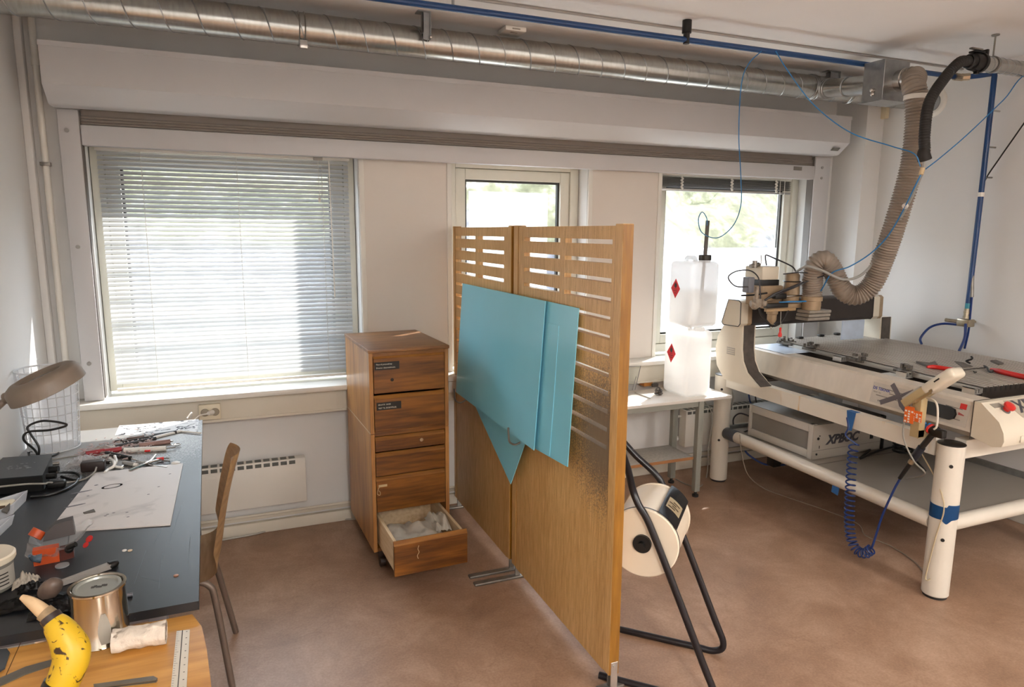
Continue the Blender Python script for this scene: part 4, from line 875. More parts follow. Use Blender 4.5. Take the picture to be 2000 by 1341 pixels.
# body with chamfered lower edge along both long sides
prof = [(ML+.05, .735), (ML, .768), (ML+.028, .893), (ML+.04, .902), (ML+.13, .902), (ML+.13, .86), (MR-.12, .86), (MR-.12, .902), (MR-.03, .902), (MR-.018, .893), (MR, .768), (MR-.05, .735)]
b = MB(); nn = len(prof)
b.poly([(sk(x, SY0), SY0, z) for x, z in prof], (e_*(SY1-SY0), SY1-SY0, 0)); b.build('body', MACH, t)
b = MB(); b.poly(mq(ML+.30, MR-.3, SY0+.02, SY1-.05, .7225), (0, 0, .013)); b.build('mounting_plate', MDARK, t)
# bed: dark blocks painting recess and groove shade, aluminium strips on top
BQ = [V((3.075, 1.93, 0)), V((3.865, 1.90, 0)), V((3.945, 3.37, 0)), V((3.215, 3.30, 0))]
def bq(u, v): return (BQ[0].lerp(BQ[1], u)).lerp(BQ[3].lerp(BQ[2], u), v)
BT0, BT1 = .908, .934
b = MB(); ch = [bq(.015, .01), bq(.985, .01), bq(.985, .99), bq(.015, .99)]; b.poly([c+V((0, 0, .861)) for c in ch], (0, 0, BT0-.861)); b.build('recess_shade', MDARK, t)  # dark block fills the recess under the bed, its shade put into colour
NS = 24; MB().poly([c+V((0, 0, BT0)) for c in BQ], (0, 0, BT1-BT0-.0045)).build('groove_shade', MDARK, t); b = MB()  # dark block just below the strips paints the shade of the grooves
for k in range(NS):
    u0, u1 = k/NS+.004, (k+1)/NS-.013
    b.poly([bq(u, v)+V((0, 0, BT1-.0045)) for u, v in ((u0, 0), (u1, 0), (u1, 1), (u0, 1))], (0, 0, .0045))
b.build('grooved_bed', ALU, t)
b = MB()
for k in range(NS):
    u0, u1 = k/NS+.008, k/NS+.022
    b.poly([bq(u0, 0)+V((0, -.0008, BT0+.002)), bq(u1, 0)+V((0, -.0008, BT0+.002)), bq(u1, 0)+V((0, -.0008, BT1-.003)), bq(u0, 0)+V((0, -.0008, BT1-.003))], (0, -.0005, 0))
b.build('profile_end_holes', BLACK, t)
# rail along the left edge of the bed with clamp blocks
rl = [bq(-.004, 0), bq(-.022, 0), bq(-.022, .93), bq(-.004, .93)]
MB().poly([c+V((0, 0, .905)) for c in rl], (0, 0, .022)).build('side_rail', mat('rail_aluminium', 'b9b5ae', .3, metal=.8), t)
CLM = mat('clamp_steel', '6a655f', .45, metal=.7, var=.3, scale=60)
rr = random.Random(3)
for v, big in ((.95, 1.5), (.79, 1.2), (.52, 1.1), (.30, 1.25)):
    c = bq(-.005, v); b = MB()
    for k in range(int(9*big)):
        q = c+V((rr.uniform(-.03, .03), rr.uniform(-.035, .035)*big, BT1-.01+rr.uniform(0, .03)))
        if k % 3: b.box(q.x-.009, q.x+.009, q.y-.012, q.y+.012, q.z-.007, q.z+.007, .002, seg=1)
        else: b.cyl(q-V((0, 0, .01)), q+V((0, 0, .014)), .007, n=10)
    b.box(c.x-.03, c.x+.03, c.y-.04*big, c.y+.04*big, BT1-.018, BT1-.004, .003); b.build('clamp_block', CLM, t)
for v in (.60, .285, .02):
    c = bq(-.035, v); x0 = c.x-.035; b = MB()
    for (a0, a1, z0, z1) in ((0, .048, .902, .906), (0, .004, .906, .930), (.018, .022, .906, .930), (.036, .040, .906, .930), (0, .040, .926, .930)): b.box(x0+a0, x0+a1, c.y-.028, c.y+.028, z0, z1)
    if v == .285: b.box(x0-.02, x0+.05, c.y-.03, c.y+.10, .8985, .9025)
    b.build('profile_bracket', mat('bright_profile', 'c2bfb9', .3, metal=.6), t)
# front end cover with the big lettering
fx0_, fx1_ = 2.886, 3.986
fp = [(1.842, .905), (1.815, .905), (1.735, .842), (1.712, .80), (1.706, .765), (1.714, .742), (1.75, .732), (1.842, .752)]
b = MB(); b.poly([(fx0_, y, z) for y, z in fp], (fx1_-fx0_, 0, 0)); b.build('front_cover', CREAM, t)
b = MB(); b.box(fx0_-.001, fx1_+.001, 1.842, 1.8455, .738, .907); b.build('cover_gap', mat('gap_dark', '3a342e', .6), t)
sl = V((0, -.080, -.063)).normalized(); nrm = V((0, -.063, .080)).normalized()
def fs(x, s_, h=0): return V((x, 1.815, .905))+sl*s_+nrm*h
b = MB(); b.poly([fs(2.925, .012, .0004), fs(2.985, .012, .0004), fs(2.995, .034, .0004), fs(2.935, .034, .0004)], nrm*.001); b.build('display_window', mat('grey_window', '8f887c', .25), t)
b = MB(); b.poly([fs(3.02, .004, .0004), fs(3.50, .004, .0004), fs(3.50, .098, .0004), fs(3.045, .098, .0004)], nrm*.001); b.build('name_panel', mat('warm_grey_panel', 'a89d8c', .45, var=.02), t)
INKD = mat('dark_blue_grey_ink', '3a3a42', .5, var=.03)
text('lettering', 'XPR', .088, fs(3.062, .072, .0016), (1, 0, 0), -sl, INKD, t, .0004, bold=.0026)
b = MB(); b.poly([fs(3.08, .085, .0016), fs(3.15, .085, .0016), fs(3.15, .089, .0016), fs(3.08, .089, .0016)], nrm*.0006); b.build('printed_line', INKD, t)
c = fs(2.985, .050, 0)
b = MB(); b.lathe([(.013, -.004), (.013, .014), (.022, .020), (.024, .026), (.022, .032), (.010, .036), (0, .036)], c, nrm, 28); b.build('emergency_button', RED, t)
MB().lathe([(.02, 0), (.02, .004), (.013, .004)], c, nrm, 28).build('button_collar', DARKGREY, t)
b = MB(); b.box(2.99, 3.15, 1.7025, 1.707, .752, .780, .002); b.box(3.20, 3.30, 1.7025, 1.707, .756, .778, .002); b.build('cover_latch', CREAM, t)
# markings on the long side: the face leans from (ML,.768) to (ML+.028,.893)
fn = V((-.125, 0, .028)).normalized(); fu = V((.028, 0, .125)).normalized()
def sd(y, s_, h=.0006): return V((sk(ML, y), y, .768))+fu*s_+fn*h
sy = V((-e_, -1, 0)).normalized()
LABG = mat('faded_label', 'b6ada1', .5, var=.05, scale=30); STR = mat('stripe_grey', '6b645e', .5)
b = MB(); b.poly([sd(2.37, .012), sd(1.87, .012), sd(1.87, .112), sd(2.37, .112)], fn*.0005); b.build('side_label', LABG, t)
b = MB()
for (ya, yb, s0) in ((2.32, 2.17, .088), (2.27, 2.17, .070), (2.34, 2.20, .050), (1.98, 1.90, .086), (2.06, 1.90, .038)):
    b.poly([sd(ya, s0, .0012), sd(yb, s0-.002, .0012), sd(yb, s0+.001, .0012), sd(ya, s0+.004, .0012)], fn*.0004)
b.build('label_stripes', STR, t)
LX = mat('logo_grey', '5b5357', .5, var=.04)
def stroke(b, pts, wd):
    for (y0, s0), (y1, s1) in zip(pts, pts[1:]):
        p, q = sd(y0, s0, .0016), sd(y1, s1, .0016); d = (q-p).normalized(); n_ = d.cross(fn).normalized()*wd/2
        b.poly([p-n_-d*wd*.2, p+n_-d*wd*.2, q+n_+d*wd*.2, q-n_+d*wd*.2], fn*.0006)
yl = lambda px, py: at(px, py, X=2.915).y
b = MB(); stroke(b, [(yl(1740, 748), .118), (yl(1756, 768), .072), (yl(1722, 785), .022)], .024); b.build('logo_stroke', LX, t)
b = MB(); stroke(b, [(yl(1782, 760), .108), (yl(1757, 771), .068), (yl(1763, 783), .036), (yl(1772, 790), .020)], .024); b.build('logo_stroke', LX, t)
text('maker_lettering', 'DS TEKNIK', .020, sd(2.366, .078, .0012), sy, fu, mat('blue_ink', '2b3a8c', .5, var=0), t, .0002, bold=.0006)
text('maker_lettering', 'PRINT A/S', .010, sd(2.360, .062, .0012), sy, fu, STR, t, .0002)
text('label_lettering', 'mo6', .018, sd(2.325, .022, .0012), sy, fu, BLACK, t, .0002)
text('label_lettering', 'w-r-r-003', .015, sd(2.00, .062, .0012), sy, fu, STR, t, .0002)
b = MB(); b.poly([sd(1.915, .088), sd(1.885, .088), sd(1.885, .112), sd(1.915, .112)], fn*.0012); b.build('red_sticker', RED, t)
b = MB(); b.poly([sd(1.915, .060), sd(1.888, .060), sd(1.888, .064), sd(1.915, .072)], fn*.0012); b.build('red_sticker', mat('dull_red_print', 'a34a44', .5), t)
b = MB(); pts = [(2.16+.0, .03), (1.975, .03), (1.955, .042), (1.950, .062), (1.960, .082), (1.985, .088), (2.10, .088)]
b.poly([sd(y-.03, s_-.002, .0006) for y, s_ in pts], fn*.012); b.build('black_grip_recess', BLACK, t)
# fence at the back, gantry uprights, beam
MB().poly(mq(ML+.04, ML+.95, 3.02, 3.33, .9025), (0, 0, .004)).build('rear_tray', mat('pale_blue_tray', 'bfcadb', .35, var=.02), t)
gx0, gx1 = 2.715, 3.86
gp = [(3.105, 1.083), (3.108, 1.205), (3.125, 1.216), (3.215, 1.216), (3.265, 1.075), (3.25, 1.062), (3.12, 1.066)]
b = MB(); b.poly([(gx0+.085, y, z) for y, z in gp], (gx1-gx0-.17, 0, 0)); b.build('gantry_beam', MDARK, t)
for x in (gx0, gx1-.085):
    b = MB(); b.poly([(x, y, z) for y, z in gp], (.055, 0, 0)); b.build('beam_end_cap', CREAM, t)
    b = MB(); b.poly([(x+.055, y, z) for y, z in gp], (.03, 0, 0)); b.build('end_block', MBROWN, t)
    loop = [V((x, y, z)) for y, z in gp]; MB().tube(loop+loop[:1], .0028, n=6, smooth=False).build('black_edging', BLACK, t)
up = [(3.12, 1.07), (3.27, 1.07), (3.33, .98), (3.345, .90), (3.325, .80), (3.25, .725), (3.00, .725), (2.955, .735), (2.99, .755), (3.06, .80), (3.10, .86), (3.115, .93)]
for x in (2.745, 3.865):
    b = MB(); b.poly([(x, y, z) for y, z in up], (.10, 0, 0)); o = b.build('gantry_upright', CREAM, t)
    b = MB(); q = [(3.119, 1.07), (3.114, .93), (3.099, .86), (3.059, .80), (2.989, .757), (2.953, .737)]
    for (y0, z0), (y1, z1) in zip(q, q[1:]): b.poly([(x+.012, y0, z0), (x+.088, y0, z0), (x+.088, y1, z1), (x+.012, y1, z1)], (0, -.003, .003))
    b.build('dark_front_strip', DUSTY, o)
MB().box(2.80, 3.95, 3.10, 3.26, .7235, .737).build('gantry_foot', DUSTY, t)
b = MB()
for k in range(4): b.box(2.743, 2.745, 3.17, 3.24, .885+k*.012, .891+k*.012)
b.build('printed_label', mat('pale_print', 'a8a49c', .6), t)
b = MB(); b.box(3.55, 3.74, 3.13, 3.137, .94, 1.062, .002); b.build('back_board', mat('pale_blue_board', 'b7c4d6', .5, var=.06, scale=20), t)
# head carriage in front of the beam (flat facing parts placed on their own planes)
def blk(name, m, x0, y0, x1, y1, Yf, dp, bev=.004, parent=None):
    p, q = at(x0, y1, Y=Yf), at(x1, y0, Y=Yf)
    return MB().box(p.x, q.x, Yf, Yf+dp, p.z, q.z, bev).build(name, m, parent or t)
blk('carriage_plate', MBROWN, 1476, 558, 1530, 596, 3.02, .085)
mc = blk('spindle_motor_cover', CREAM, 1488, 520, 1523, 547, 2.98, .14, .008)
blk('cover_gap', BLACK, 1487, 546, 1522, 558, 2.985, .13, .001)
blk('spindle_body', MBROWN, 1487, 557, 1528, 588, 2.98, .13)
b = MB(); c = at(1474, 516, Y=3.02); b.cyl(c-V((0, 0, .02)), c+V((0, 0, .02)), .014, n=12); b.cyl(c-V((.03, 0, .01)), c+V((.03, 0, .0)), .012, n=10); b.build('cable_gland', DULL, t)
MB().tube([at(1486, 498, Y=3.0), at(1487, 508, Y=3.0), at(1485, 520, Y=3.0)], .003, n=6).build('aerial_rod', DULL, t)
blk('grey_sensor_box', mat('grey_sensor', '6d7078', .4), 1461, 541, 1475, 572, 2.96, .05, .006)
MB().tube([at(1461, 560, Y=2.955), at(1438, 559, Y=2.95), at(1425, 548, Y=2.94), at(1424, 538, Y=2.94), at(1440, 529, Y=2.94), at(1464, 528, Y=2.94), at(1480, 540, Y=2.94), at(1484, 560, Y=2.94), at(1485, 590, Y=2.945)], .0038, n=8, sub=8).build('sensor_cable', mat('grey_black_cable', '38363a', .4), t)
c = at(1546, 560, Y=2.99); zt_, zb_ = at(1546, 533, Y=2.99).z, at(1546, 590, Y=2.99).z
MB().lathe([(0, zb_), (.044, zb_), (.046, zb_+.05), (.043, zt_-.05), (.040, zt_-.045), (.041, zt_-.012), (.034, zt_), (0, zt_)], (c.x, 2.99, 0), (0, 0, 1), 30).build('spindle_cylinder', MBROWN, t)
MB().lathe([(.046, 0), (.05, .003), (.046, .006)], (c.x, 2.99, zt_-.05), (0, 0, 1), 30).build('clamp_ring', BLACK, t)
blk('lower_arm', MBROWN, 1500, 590, 1605, 604, 2.955, .10)
blk('tool_bar', mat('dusty_bar', 'a58a66', .55, var=.1, scale=25), 1497, 601, 1555, 609, 2.945, .02, .002)
blk('black_slide', BLACK, 1498, 592, 1540, 602, 2.94, .03, .002)
b = MB(); c = at(1508, 610, Y=2.975); z0_ = at(1508, 634, Y=2.975).z
b.lathe([(0, 0), (.012, 0), (.014, .012), (.020, .016), (.026, .030), (.026, .060), (.032, .064), (.032, .085), (0, .085)], (c.x, 2.975, z0_), (0, 0, 1), 24); b.build('spindle_nose', MBROWN, t)
MB().lathe([(0, -.025), (.003, -.025), (.0035, -.004), (.009, 0), (.010, .012), (0, .012)], (c.x, 2.975, z0_), (0, 0, 1), 16).build('collet_tool', STEEL, t)
MB().tube([at(1482, 600, Y=2.94), at(1487, 614, Y=2.94), at(1497, 627, Y=2.95), at(1508, 636, Y=2.955), at(1522, 632, Y=2.95), at(1532, 620, Y=2.95), at(1539, 606, Y=2.95)], .007, n=10, sub=8).build('coolant_hose', RUBBER, t)
b = MB(); c = at(1466, 593, Y=2.95)
b.lathe([(0, 0), (.018, 0), (.02, .008), (.012, .012), (.012, .03), (0, .03)], c, (1, -.3, 0), 18); b.sph(at(1474, 597, Y=2.95), .022, n=14); b.sph(at(1492, 592, Y=2.94), .02, (1, .7, 1), 14); b.cyl(at(1476, 585, Y=2.95), at(1479, 560, Y=2.95), .012, n=12); b.box(*(lambda c: (c.x-.02, c.x+.02, 2.935, 2.96, c.z-.03, c.z+.02))(at(1479, 590, Y=2.95)), .004)
b.build('hose_fitting', mat('dusty_fitting', '8d8274', .5, var=.2, scale=40), t)
b = MB()
for a in ([(1448, 577, 2.96), (1470, 576, 2.955), (1498, 572, 2.95)], [(1476, 566, 2.95), (1479, 580, 2.95)]): b.tube([at(x, y, Y=Y) for x, y, Y in a], .005, n=8, smooth=False)
b.build('guide_rod', BLACK, t)
CB_ = mat('dark_grey_cable', '2e2c2f', .45)
for a, r in (([(1494, 586, 2.93), (1515, 573, 2.92), (1540, 563, 2.91), (1565, 553, 2.91), (1585, 548, 2.915)], .006), ([(1500, 583, 2.925), (1525, 572, 2.915), (1552, 561, 2.91), (1580, 548, 2.88), (1610, 538, 2.82)], .004), ([(1530, 535, 2.93), (1560, 532, 2.9), (1600, 534, 2.85), (1625, 531, 2.80)], .003)):
    MB().tube([at(x, y, Y=Y) for x, y, Y in a], r, n=8, sub=6).build('loose_cable', CB_, t)
MB().tube([at(1522, 590, Y=2.92), at(1545, 589, Y=2.90), at(1575, 588, Y=2.90), at(1600, 586, Y=2.90)], .0042, n=8, sub=6).build('blue_air_tube', BLUEH, t)
MB().tube([at(1497, 518, Y=3.0), at(1495, 503, Y=3.0), at(1497, 498, Y=3.0), at(1512, 504, Y=2.99), at(1535, 514, Y=2.98), at(1549, 522, Y=2.97), at(1556, 533, Y=2.96)], .004, n=8, sub=8).build('spindle_cable', CB_, t)
MB().cyl(at(1535, 578, Y=2.945), at(1572, 577, Y=2.945), .006, n=10).build('piston_rod', STEEL, t)
blk('black_cylinder', BLACK, 1515, 573, 1537, 584, 2.935, .03, .004)
# suction shoe under the flexible hose
sz0 = at(1590, 600, Y=2.91)
zs_ = at(1590, 604, Y=2.91).z
b = MB(); b.lathe([(.050, 0), (.050, .05), (.057, .052), (.057, .075), (.05, .077)], (3.045, 2.91, zs_), (0, 0, 1), 32); b.build('suction_spigot', MBROWN, t)
b = MB()
for k in range(3):
    z = zs_-.018-.020*k; b.box(2.99-.004*k, 3.155-.004*k, 2.865, 2.96, z, z+.017, .004)
b.build('suction_shoe', mat('dusty_grey_plastic', '8c857b', .5, var=.15, scale=30), t)
for k, (u, v) in enumerate(((.22, .985), (.50, .99), (.72, .99))):
    c = bq(u, v); MB().box(c.x-.02, c.x+.02, c.y-.014, c.y+.014, BT1, BT1+.014, .005).build('bed_stop', BLACK, t)

# things on the bed
def onbed(px, py): return at(px, py, Z=BT1)
a_, c_ = onbed(1523, 663), onbed(1524, 640)
t2 = thing('probe_tool', 'red handled thin probe hanging upright from the milling head', 'tool', at(1523, 660, Y=2.945))
pt = at(1523, 658, Y=2.945); ptop = at(1525, 608, Y=2.945)
MB().lathe([(0, 0), (.010, .002), (.011, .015), (.006, .030), (.007, .052), (.003, .056), (0, .056)], pt, (0, 0, 1), 18).build('handle', RED, t2)
MB().cyl(pt+V((0, 0, .05)), ptop, .0022, n=8).build('shaft', STEEL, t2)
def onto(pts, r, lift): return [onbed(*p)+V((0, 0, lift)) for p in pts]
t2 = thing('hook_tool', 'red handled tool with a black bent hook lying at the right end of the bed', 'tool', onbed(1960, 732))
MB().tube(onto([(1935, 725), (1950, 729), (1970, 734), (2010, 743)], 0, .012), .011, n=12, rfun=lambda i, L: .006+.007*min(1, i/(L*.35))).build('handle', RED, t2)
MB().tube(onto([(1922, 718), (1928, 722), (1932, 729), (1938, 729), (1937, 724)], 0, .010), .005, n=8).build('bent_hook', BLACK, t2)
MB().tube(onto([(1876, 725), (1900, 722), (1924, 720)], 0, .006), .0035, n=6).build('twisted_wire', CLM, t2)
t2 = thing('red_knife', 'red handled tool lying on the bed behind the tilted controller', 'tool', onbed(1825, 720))
MB().tube(onto([(1810, 720), (1822, 720), (1838, 722), (1862, 726)], 0, .010), .010, n=10, rfun=lambda i, L: .006+.005*min(1, i/(L*.3))).build('handle', RED, t2)
def flake(pts, lift, h, label, name='scrap_piece', m=None):
    tag(MB().poly([onbed(*p)+V((0, 0, lift)) for p in pts], (0, 0, h)).build(name, m or mat('dark_scrap', '5a534b', .6, var=.15)), label, 'scrap')
flake([(1789, 709), (1815, 712), (1826, 709), (1831, 716), (1812, 717)], .0, .012, 'dark scrap piece with a raised corner lying on the bed left of the controller')
flake([(1934, 706), (1945, 705), (1960, 711), (1950, 713)], 0, .008, 'thin dark scrap strip near the far right edge of the bed')
flake([(1900, 726), (1908, 727), (1904, 729)], 0, .006, 'tiny black chip on the bed between the red tools', m=BLACK)
flake([(1864, 706), (1880, 708), (1900, 716), (1880, 718)], 0, .003, 'grey flat scrap sheet on the bed behind the controller')
c = onbed(1892, 712)
tag(MB().tube([c+V((.012*math.cos(a*.7), .012*math.sin(a*.7), .006+.004*a)) for a in range(10)], .005, n=8).build('black_ring', BLACK), 'small black coiled ring standing on the bed behind the controller', 'ring')

# ------------------------------------------------------------------ control unit on the shelf
t = thing('control_unit', 'grey control unit with dark lettering on the perforated shelf of the stand', 'control box', (3.2, 2.9, tz+.02))
cz0, cz1 = tz+.019, at(1588, 829, X=2.957, Y=None).z if False else zat(1588, 829, 2.955, 2.72)
cx0, cx1, cy0, cy1 = 2.945, 3.50, 2.725, 3.24
GR = mat('control_grey', 'b5b0a8', .4, var=.03); GRD = mat('control_dark_grey', '77736d', .45, var=.05)
b = MB(); b.box(cx0+.012, cx1-.012, cy0+.014, cy1-.014, cz0+.006, cz1-.004); b.build('case', GRD, t)
for (z0, z1) in ((cz0+.004, cz0+.048), (cz1-.05, cz1-.002)): MB().box(cx0, cx0+.014, cy0+.04, cy1-.02, z0, z1, .002).build('side_rail', GR, t)
b = MB(); b.box(cx0, cx0+.03, cy0+.006, cy0+.04, cz0, cz1, .003); b.build('corner_post', GR, t)
b = MB(); b.box(cx0, cx0+.03, cy1-.02, cy1, cz0, cz1, .003); b.build('corner_post', GR, t)
MB().box(cx0-.002, cx1, cy0+.012, cy1, cz1-.004, cz1, .001).build('lid', GRD, t)
MB().box(cx0, cx1-.03, cy0, cy0+.008, cz0, cz1-.004, .002).build('front_panel', mat('front_panel_grey', 'a19a90', .42, var=.02), t)
MB().box(cx1-.03, cx1, cy0-.004, cy0+.03, cz0-.0, cz1+.002, .008).build('side_handle', BLACK, t)
text('lettering', 'XPBOC', .072, (cx0+.10, cy0-.001, cz0+(cz1-cz0)*.40), (1, 0, 0), (0, 0, 1), INKD, t, .0006, shear=.28, bold=.0032)
b = MB(); b.box(cx0, cx1-.03, cy0-.0008, cy0, cz0+.050, cz0+.052); b.build('panel_line', GRD, t)
for (x, z, r) in ((.035, .12, .008), (.045, .135, .003), (.03, .03, .006)): MB().cyl((cx0+x, cy0-.003, cz0+z), (cx0+x, cy0+.001, cz0+z), r, n=14).build('screw', BLACK, t)
b = MB(); b.box(cx1-.12, cx1-.095, cy0-.002, cy0+.001, cz0+.075, cz0+.12); b.build('power_switch', BLACK, t)
b = MB(); b.box(cx0+.045, cx0+.05, cy0-.001, cy0+.001, cz0+.062, cz0+.078); b.build('indicator', BLACK, t)

# ------------------------------------------------------------------ controller on its bracket
t = thing('handheld_controller', 'tilted cream hand controller on an angle bracket at the corner of the stand', 'controller', (2.86, 2.12, .722))
bpz = .7235
p0 = at(1790, 852, Z=bpz)
bw = .020
HP = mat('aged_beige_plastic', 'ab9770', .42, var=.06, scale=14)
ptop = zat(1790, 770, p0.x, p0.y)
MB().box(p0.x-bw, p0.x+bw, p0.y-bw, p0.y+bw, bpz, ptop, .002).build('bracket_post', HP, t)
b = MB(); b.box(p0.x-bw, p0.x+.055, 1.97, p0.y-bw, bpz, bpz+.035, .002); b.build('bracket_foot', HP, t)
h0, h1 = at(1778, 785, X=p0.x-.01), at(1858, 733, X=p0.x+.02)
d = (h1-h0).normalized(); sx = V((1, 0, 0)); up_ = sx.cross(d).normalized(); 
if up_.z < 0: up_ = -up_
Mh = Matrix.Translation((h0+h1)/2) @ Matrix((sx, d, up_)).transposed().to_4x4(); L2 = (h1-h0).length/2
b = MB(); b.M = Mh; b.box(-.040, .040, -L2-.01, L2*.25, -.016, .018, .004); b.build('holder', HP, t)
b = MB(); b.M = Mh; b.box(-.045, .045, -L2*.1, L2+.035, -.024, .024, .018, seg=4); b.build('controller_head', CREAM, t)
b = MB(); b.M = Mh; b.box(-.038, .038, -L2, -L2*.1, .016, .026, .004); b.build('keypad', mat('keypad_grey', 'a7a195', .5), t)
b = MB(); b.M = Mh; b.box(-.046, -.043, L2*.55, L2*.8, .000, .006); b.build('slot', BLACK, t)
b = MB(); b.M = Mh; b.box(-.0425, -.0395, -L2*.6, L2*.2, -.030, -.018); b.cyl((-.043, L2*.22, -.018), (-.036, L2*.22, -.018), .008, n=14); b.build('clamp_strap', STEEL, t)
q = at(1782, 788, X=p0.x-.015)
MB().tube([q+V((0, .02, .0)), at(1776, 800, X=p0.x-.03), at(1765, 830, X=p0.x-.03), at(1766, 860, X=p0.x-.03), at(1785, 900, X=p0.x-.02), at(1806, 925, X=p0.x), (3.0, 2.2, .42)], .0035, n=8, sub=8).build('controller_cable', mat('grey_cable', '8c8880', .6), t)
MB().tube([at(1800, 775, X=p0.x+.02), at(1822, 780, X=p0.x), at(1831, 795, X=p0.x-.01), at(1830, 830, X=p0.x-.01), at(1824, 838, X=p0.x-.01)], .0042, n=8, sub=8).build('coiled_lead', mat('white_cable', 'cfc8bb', .5), t)
t = thing('key_tag', 'orange and white patterned strap hanging below the controller', 'key tag', at(1780, 800, X=p0.x-.03))
OR = mat('orange_strap', 'd8641e', .5, var=.05); 
def strap(x0, x1, y0, y1, off, nm):
    a, c = at(x0, y0, X=p0.x-off), at(x1, y1, X=p0.x-off); MB().box(p0.x-off-.001, p0.x-off+.001, c.y, a.y, c.z, a.z).build(nm, OR, t)
    b = MB(); r_ = random.Random(int(x0))
    for i in range(5):
        for j in range(3):
            if r_.random() < .75:
                yy = c.y+(a.y-c.y)*(j+.2)/3; zz = c.z+(a.z-c.z)*(i+.2)/6.4; b.box(p0.x-off-.0016, p0.x-off-.0009, yy, yy+(a.y-c.y)*.2, zz, zz+(a.z-c.z)*.1)
    b.build('strap_pattern', WHITEP, t)
strap(1768, 1783, 791, 828, .034, 'strap'); strap(1783, 1799, 800, 826, .030, 'strap')
MB().tube([at(1776, 792, X=p0.x-.033), at(1774, 782, X=p0.x-.033), at(1778, 776, X=p0.x-.03), at(1782, 783, X=p0.x-.033), at(1779, 792, X=p0.x-.033)], .003, n=8).build('clip', DULL, t)

# ------------------------------------------------------------------ coiled air hose and its coupling
t = thing('coil_hose', 'dark blue coiled air hose hanging from the front beam of the stand', 'hose', at(1690, 1080, X=2.78))
CX = 2.775
path = catmull([at(x, y, X=CX) for x, y in ((1668, 866), (1665, 890), (1662, 930), (1660, 970), (1659, 1010), (1660, 1035), (1665, 1060), (1676, 1076), (1690, 1080), (1702, 1072))], 40)
def coil(path, turns, r0, step=16):
    L = [0]
    for a, c in zip(path, path[1:]): L.append(L[-1]+(c-a).length)
    out = []; N = turns*step; j = 0
    for i in range(N+1):
        f = i/N; f = f*1.35-.35*f*f if f < 1 else 1; s = L[-1]*min(1, f)
        j = 0
        while j < len(L)-2 and L[j+1] < s: j += 1
        p = path[j].lerp(path[j+1], (s-L[j])/max(1e-9, L[j+1]-L[j])); d = (path[min(j+2, len(path)-1)]-path[max(j-1, 0)]).normalized()
        a = d.cross(V((1, 0, 0))).normalized(); c = V((1, 0, 0)); an = 2*math.pi*i/step
        out.append(p+(a*math.cos(an)+c*math.sin(an))*r0)
    return out
cl_ = coil(path, 27, .0215)
st = [at(1654, 815, X=2.81), at(1657, 835, X=2.80), at(1652, 850, X=2.79)]
MB().tube(catmull([st[0], st[1], st[2], cl_[0]], 6)[:-1]+cl_, .0040, n=8, smooth=False).build('coil', NAVY, t)
ends = [cl_[-1], at(1703, 1068, X=CX), at(1722, 1010, X=CX), at(1745, 958, X=CX+.005), at(1757, 936, X=CX+.01)]
MB().tube(ends, .0052, n=10, sub=6).build('straight_end', NAVY, t)
ag = [at(1757, 934, X=CX+.01), at(1778, 904, X=CX+.01)]; ag2 = at(1784, 896, X=CX+.01); ag3 = at(1806, 865, X=CX+.012); ag4 = at(1826, 842, X=CX+.015)
MB().cyl(ag[0], ag[1], .0085, r2=.010, n=16).build('hose_sleeve', BLACK, t)
MB().cyl(ag[1], ag2, .0125, n=16).build('coupling_nut', BRASS, t)
tag(tg := thing('air_gun', 'black air gun with a red ring hanging at the controller bracket', 'air gun', ag4), 'black air gun with a red ring hanging at the controller bracket', 'air gun')
MB().cyl(ag2, ag2.lerp(ag3, .75), .017, r2=.016, n=18).build('grip', mat('navy_black_plastic', '1a1c26', .4), tg)
MB().cyl(ag2.lerp(ag3, .75), ag4, .0125, n=16).build('barrel', BLACK, tg)
b = MB(); b.sph(ag4, .026, (.7, 1.1, 1), 16); b.box(ag4.x-.016, ag4.x+.016, ag4.y-.045, ag4.y+.01, ag4.z-.022, ag4.z+.014, .006); b.build('head', BLACK, tg)
MB().lathe([(.018, -.006), (.022, -.004), (.022, .004), (.018, .006)], ag4+V((0, .020, .006)), (.2, 1, .3), 22).build('red_ring', RED, tg)
b = MB(); 
for k in range(5): b.sph(ag4+V((.012, .035+.008*k, .018-.007*(k % 3))), .009, n=8)
b.build('blue_fitting', BLUEH, tg)
TAPE = mat('blue_masking_tape', '1f5a94', .55, var=.06, scale=20)
a, c = at(1650, 806, X=2.826), at(1666, 832, X=2.826)
xb_ = 2.852+.0411/1.425*(a.y-1.95)-.026
tag(MB().poly([(xb_+.03, a.y, BZ1+.0005), (xb_+.03, c.y, BZ1+.0005), (xb_-.001, c.y, BZ1+.0015), (xb_-.001, a.y, BZ1+.0015)], (0, 0, .001)).poly([(xb_-.0008, a.y, BZ1+.001), (xb_-.0008, c.y, BZ1+.001), (xb_-.006, c.y+.012, BZ0-.012), (xb_-.006, a.y-.018, BZ0-.012)], (-.001, 0, 0)).build('masking_tape', TAPE), 'blue tape strip holding the coiled hose to the front beam', 'tape')
lx, ly = LP[0]
def tapef(u, v):
    th = math.pi*(.62+1.03*u); r = lr+.0016; z = .262+.052*v+.014*(1-u)*(v-.5)+(.012 if (u > .6 and v > .5) else 0)-(.02*max(0, 1-abs(u-.62)/.12) if v < .5 else 0)
    return V((lx+r*math.cos(th), ly+r*math.sin(th), z))
za = zat(1860, 1005, lx-.03, ly-.04)
def tapef2(u, v): p = tapef(u, v); return V((p.x, p.y, p.z-.288+za))
tag(MB().grid(tapef2, 30, 4, thick=.0008).build('masking_tape', TAPE), 'blue tape wrapped around the near leg of the stand', 'tape')
tp_ = at(1630, 955, X=2.842)
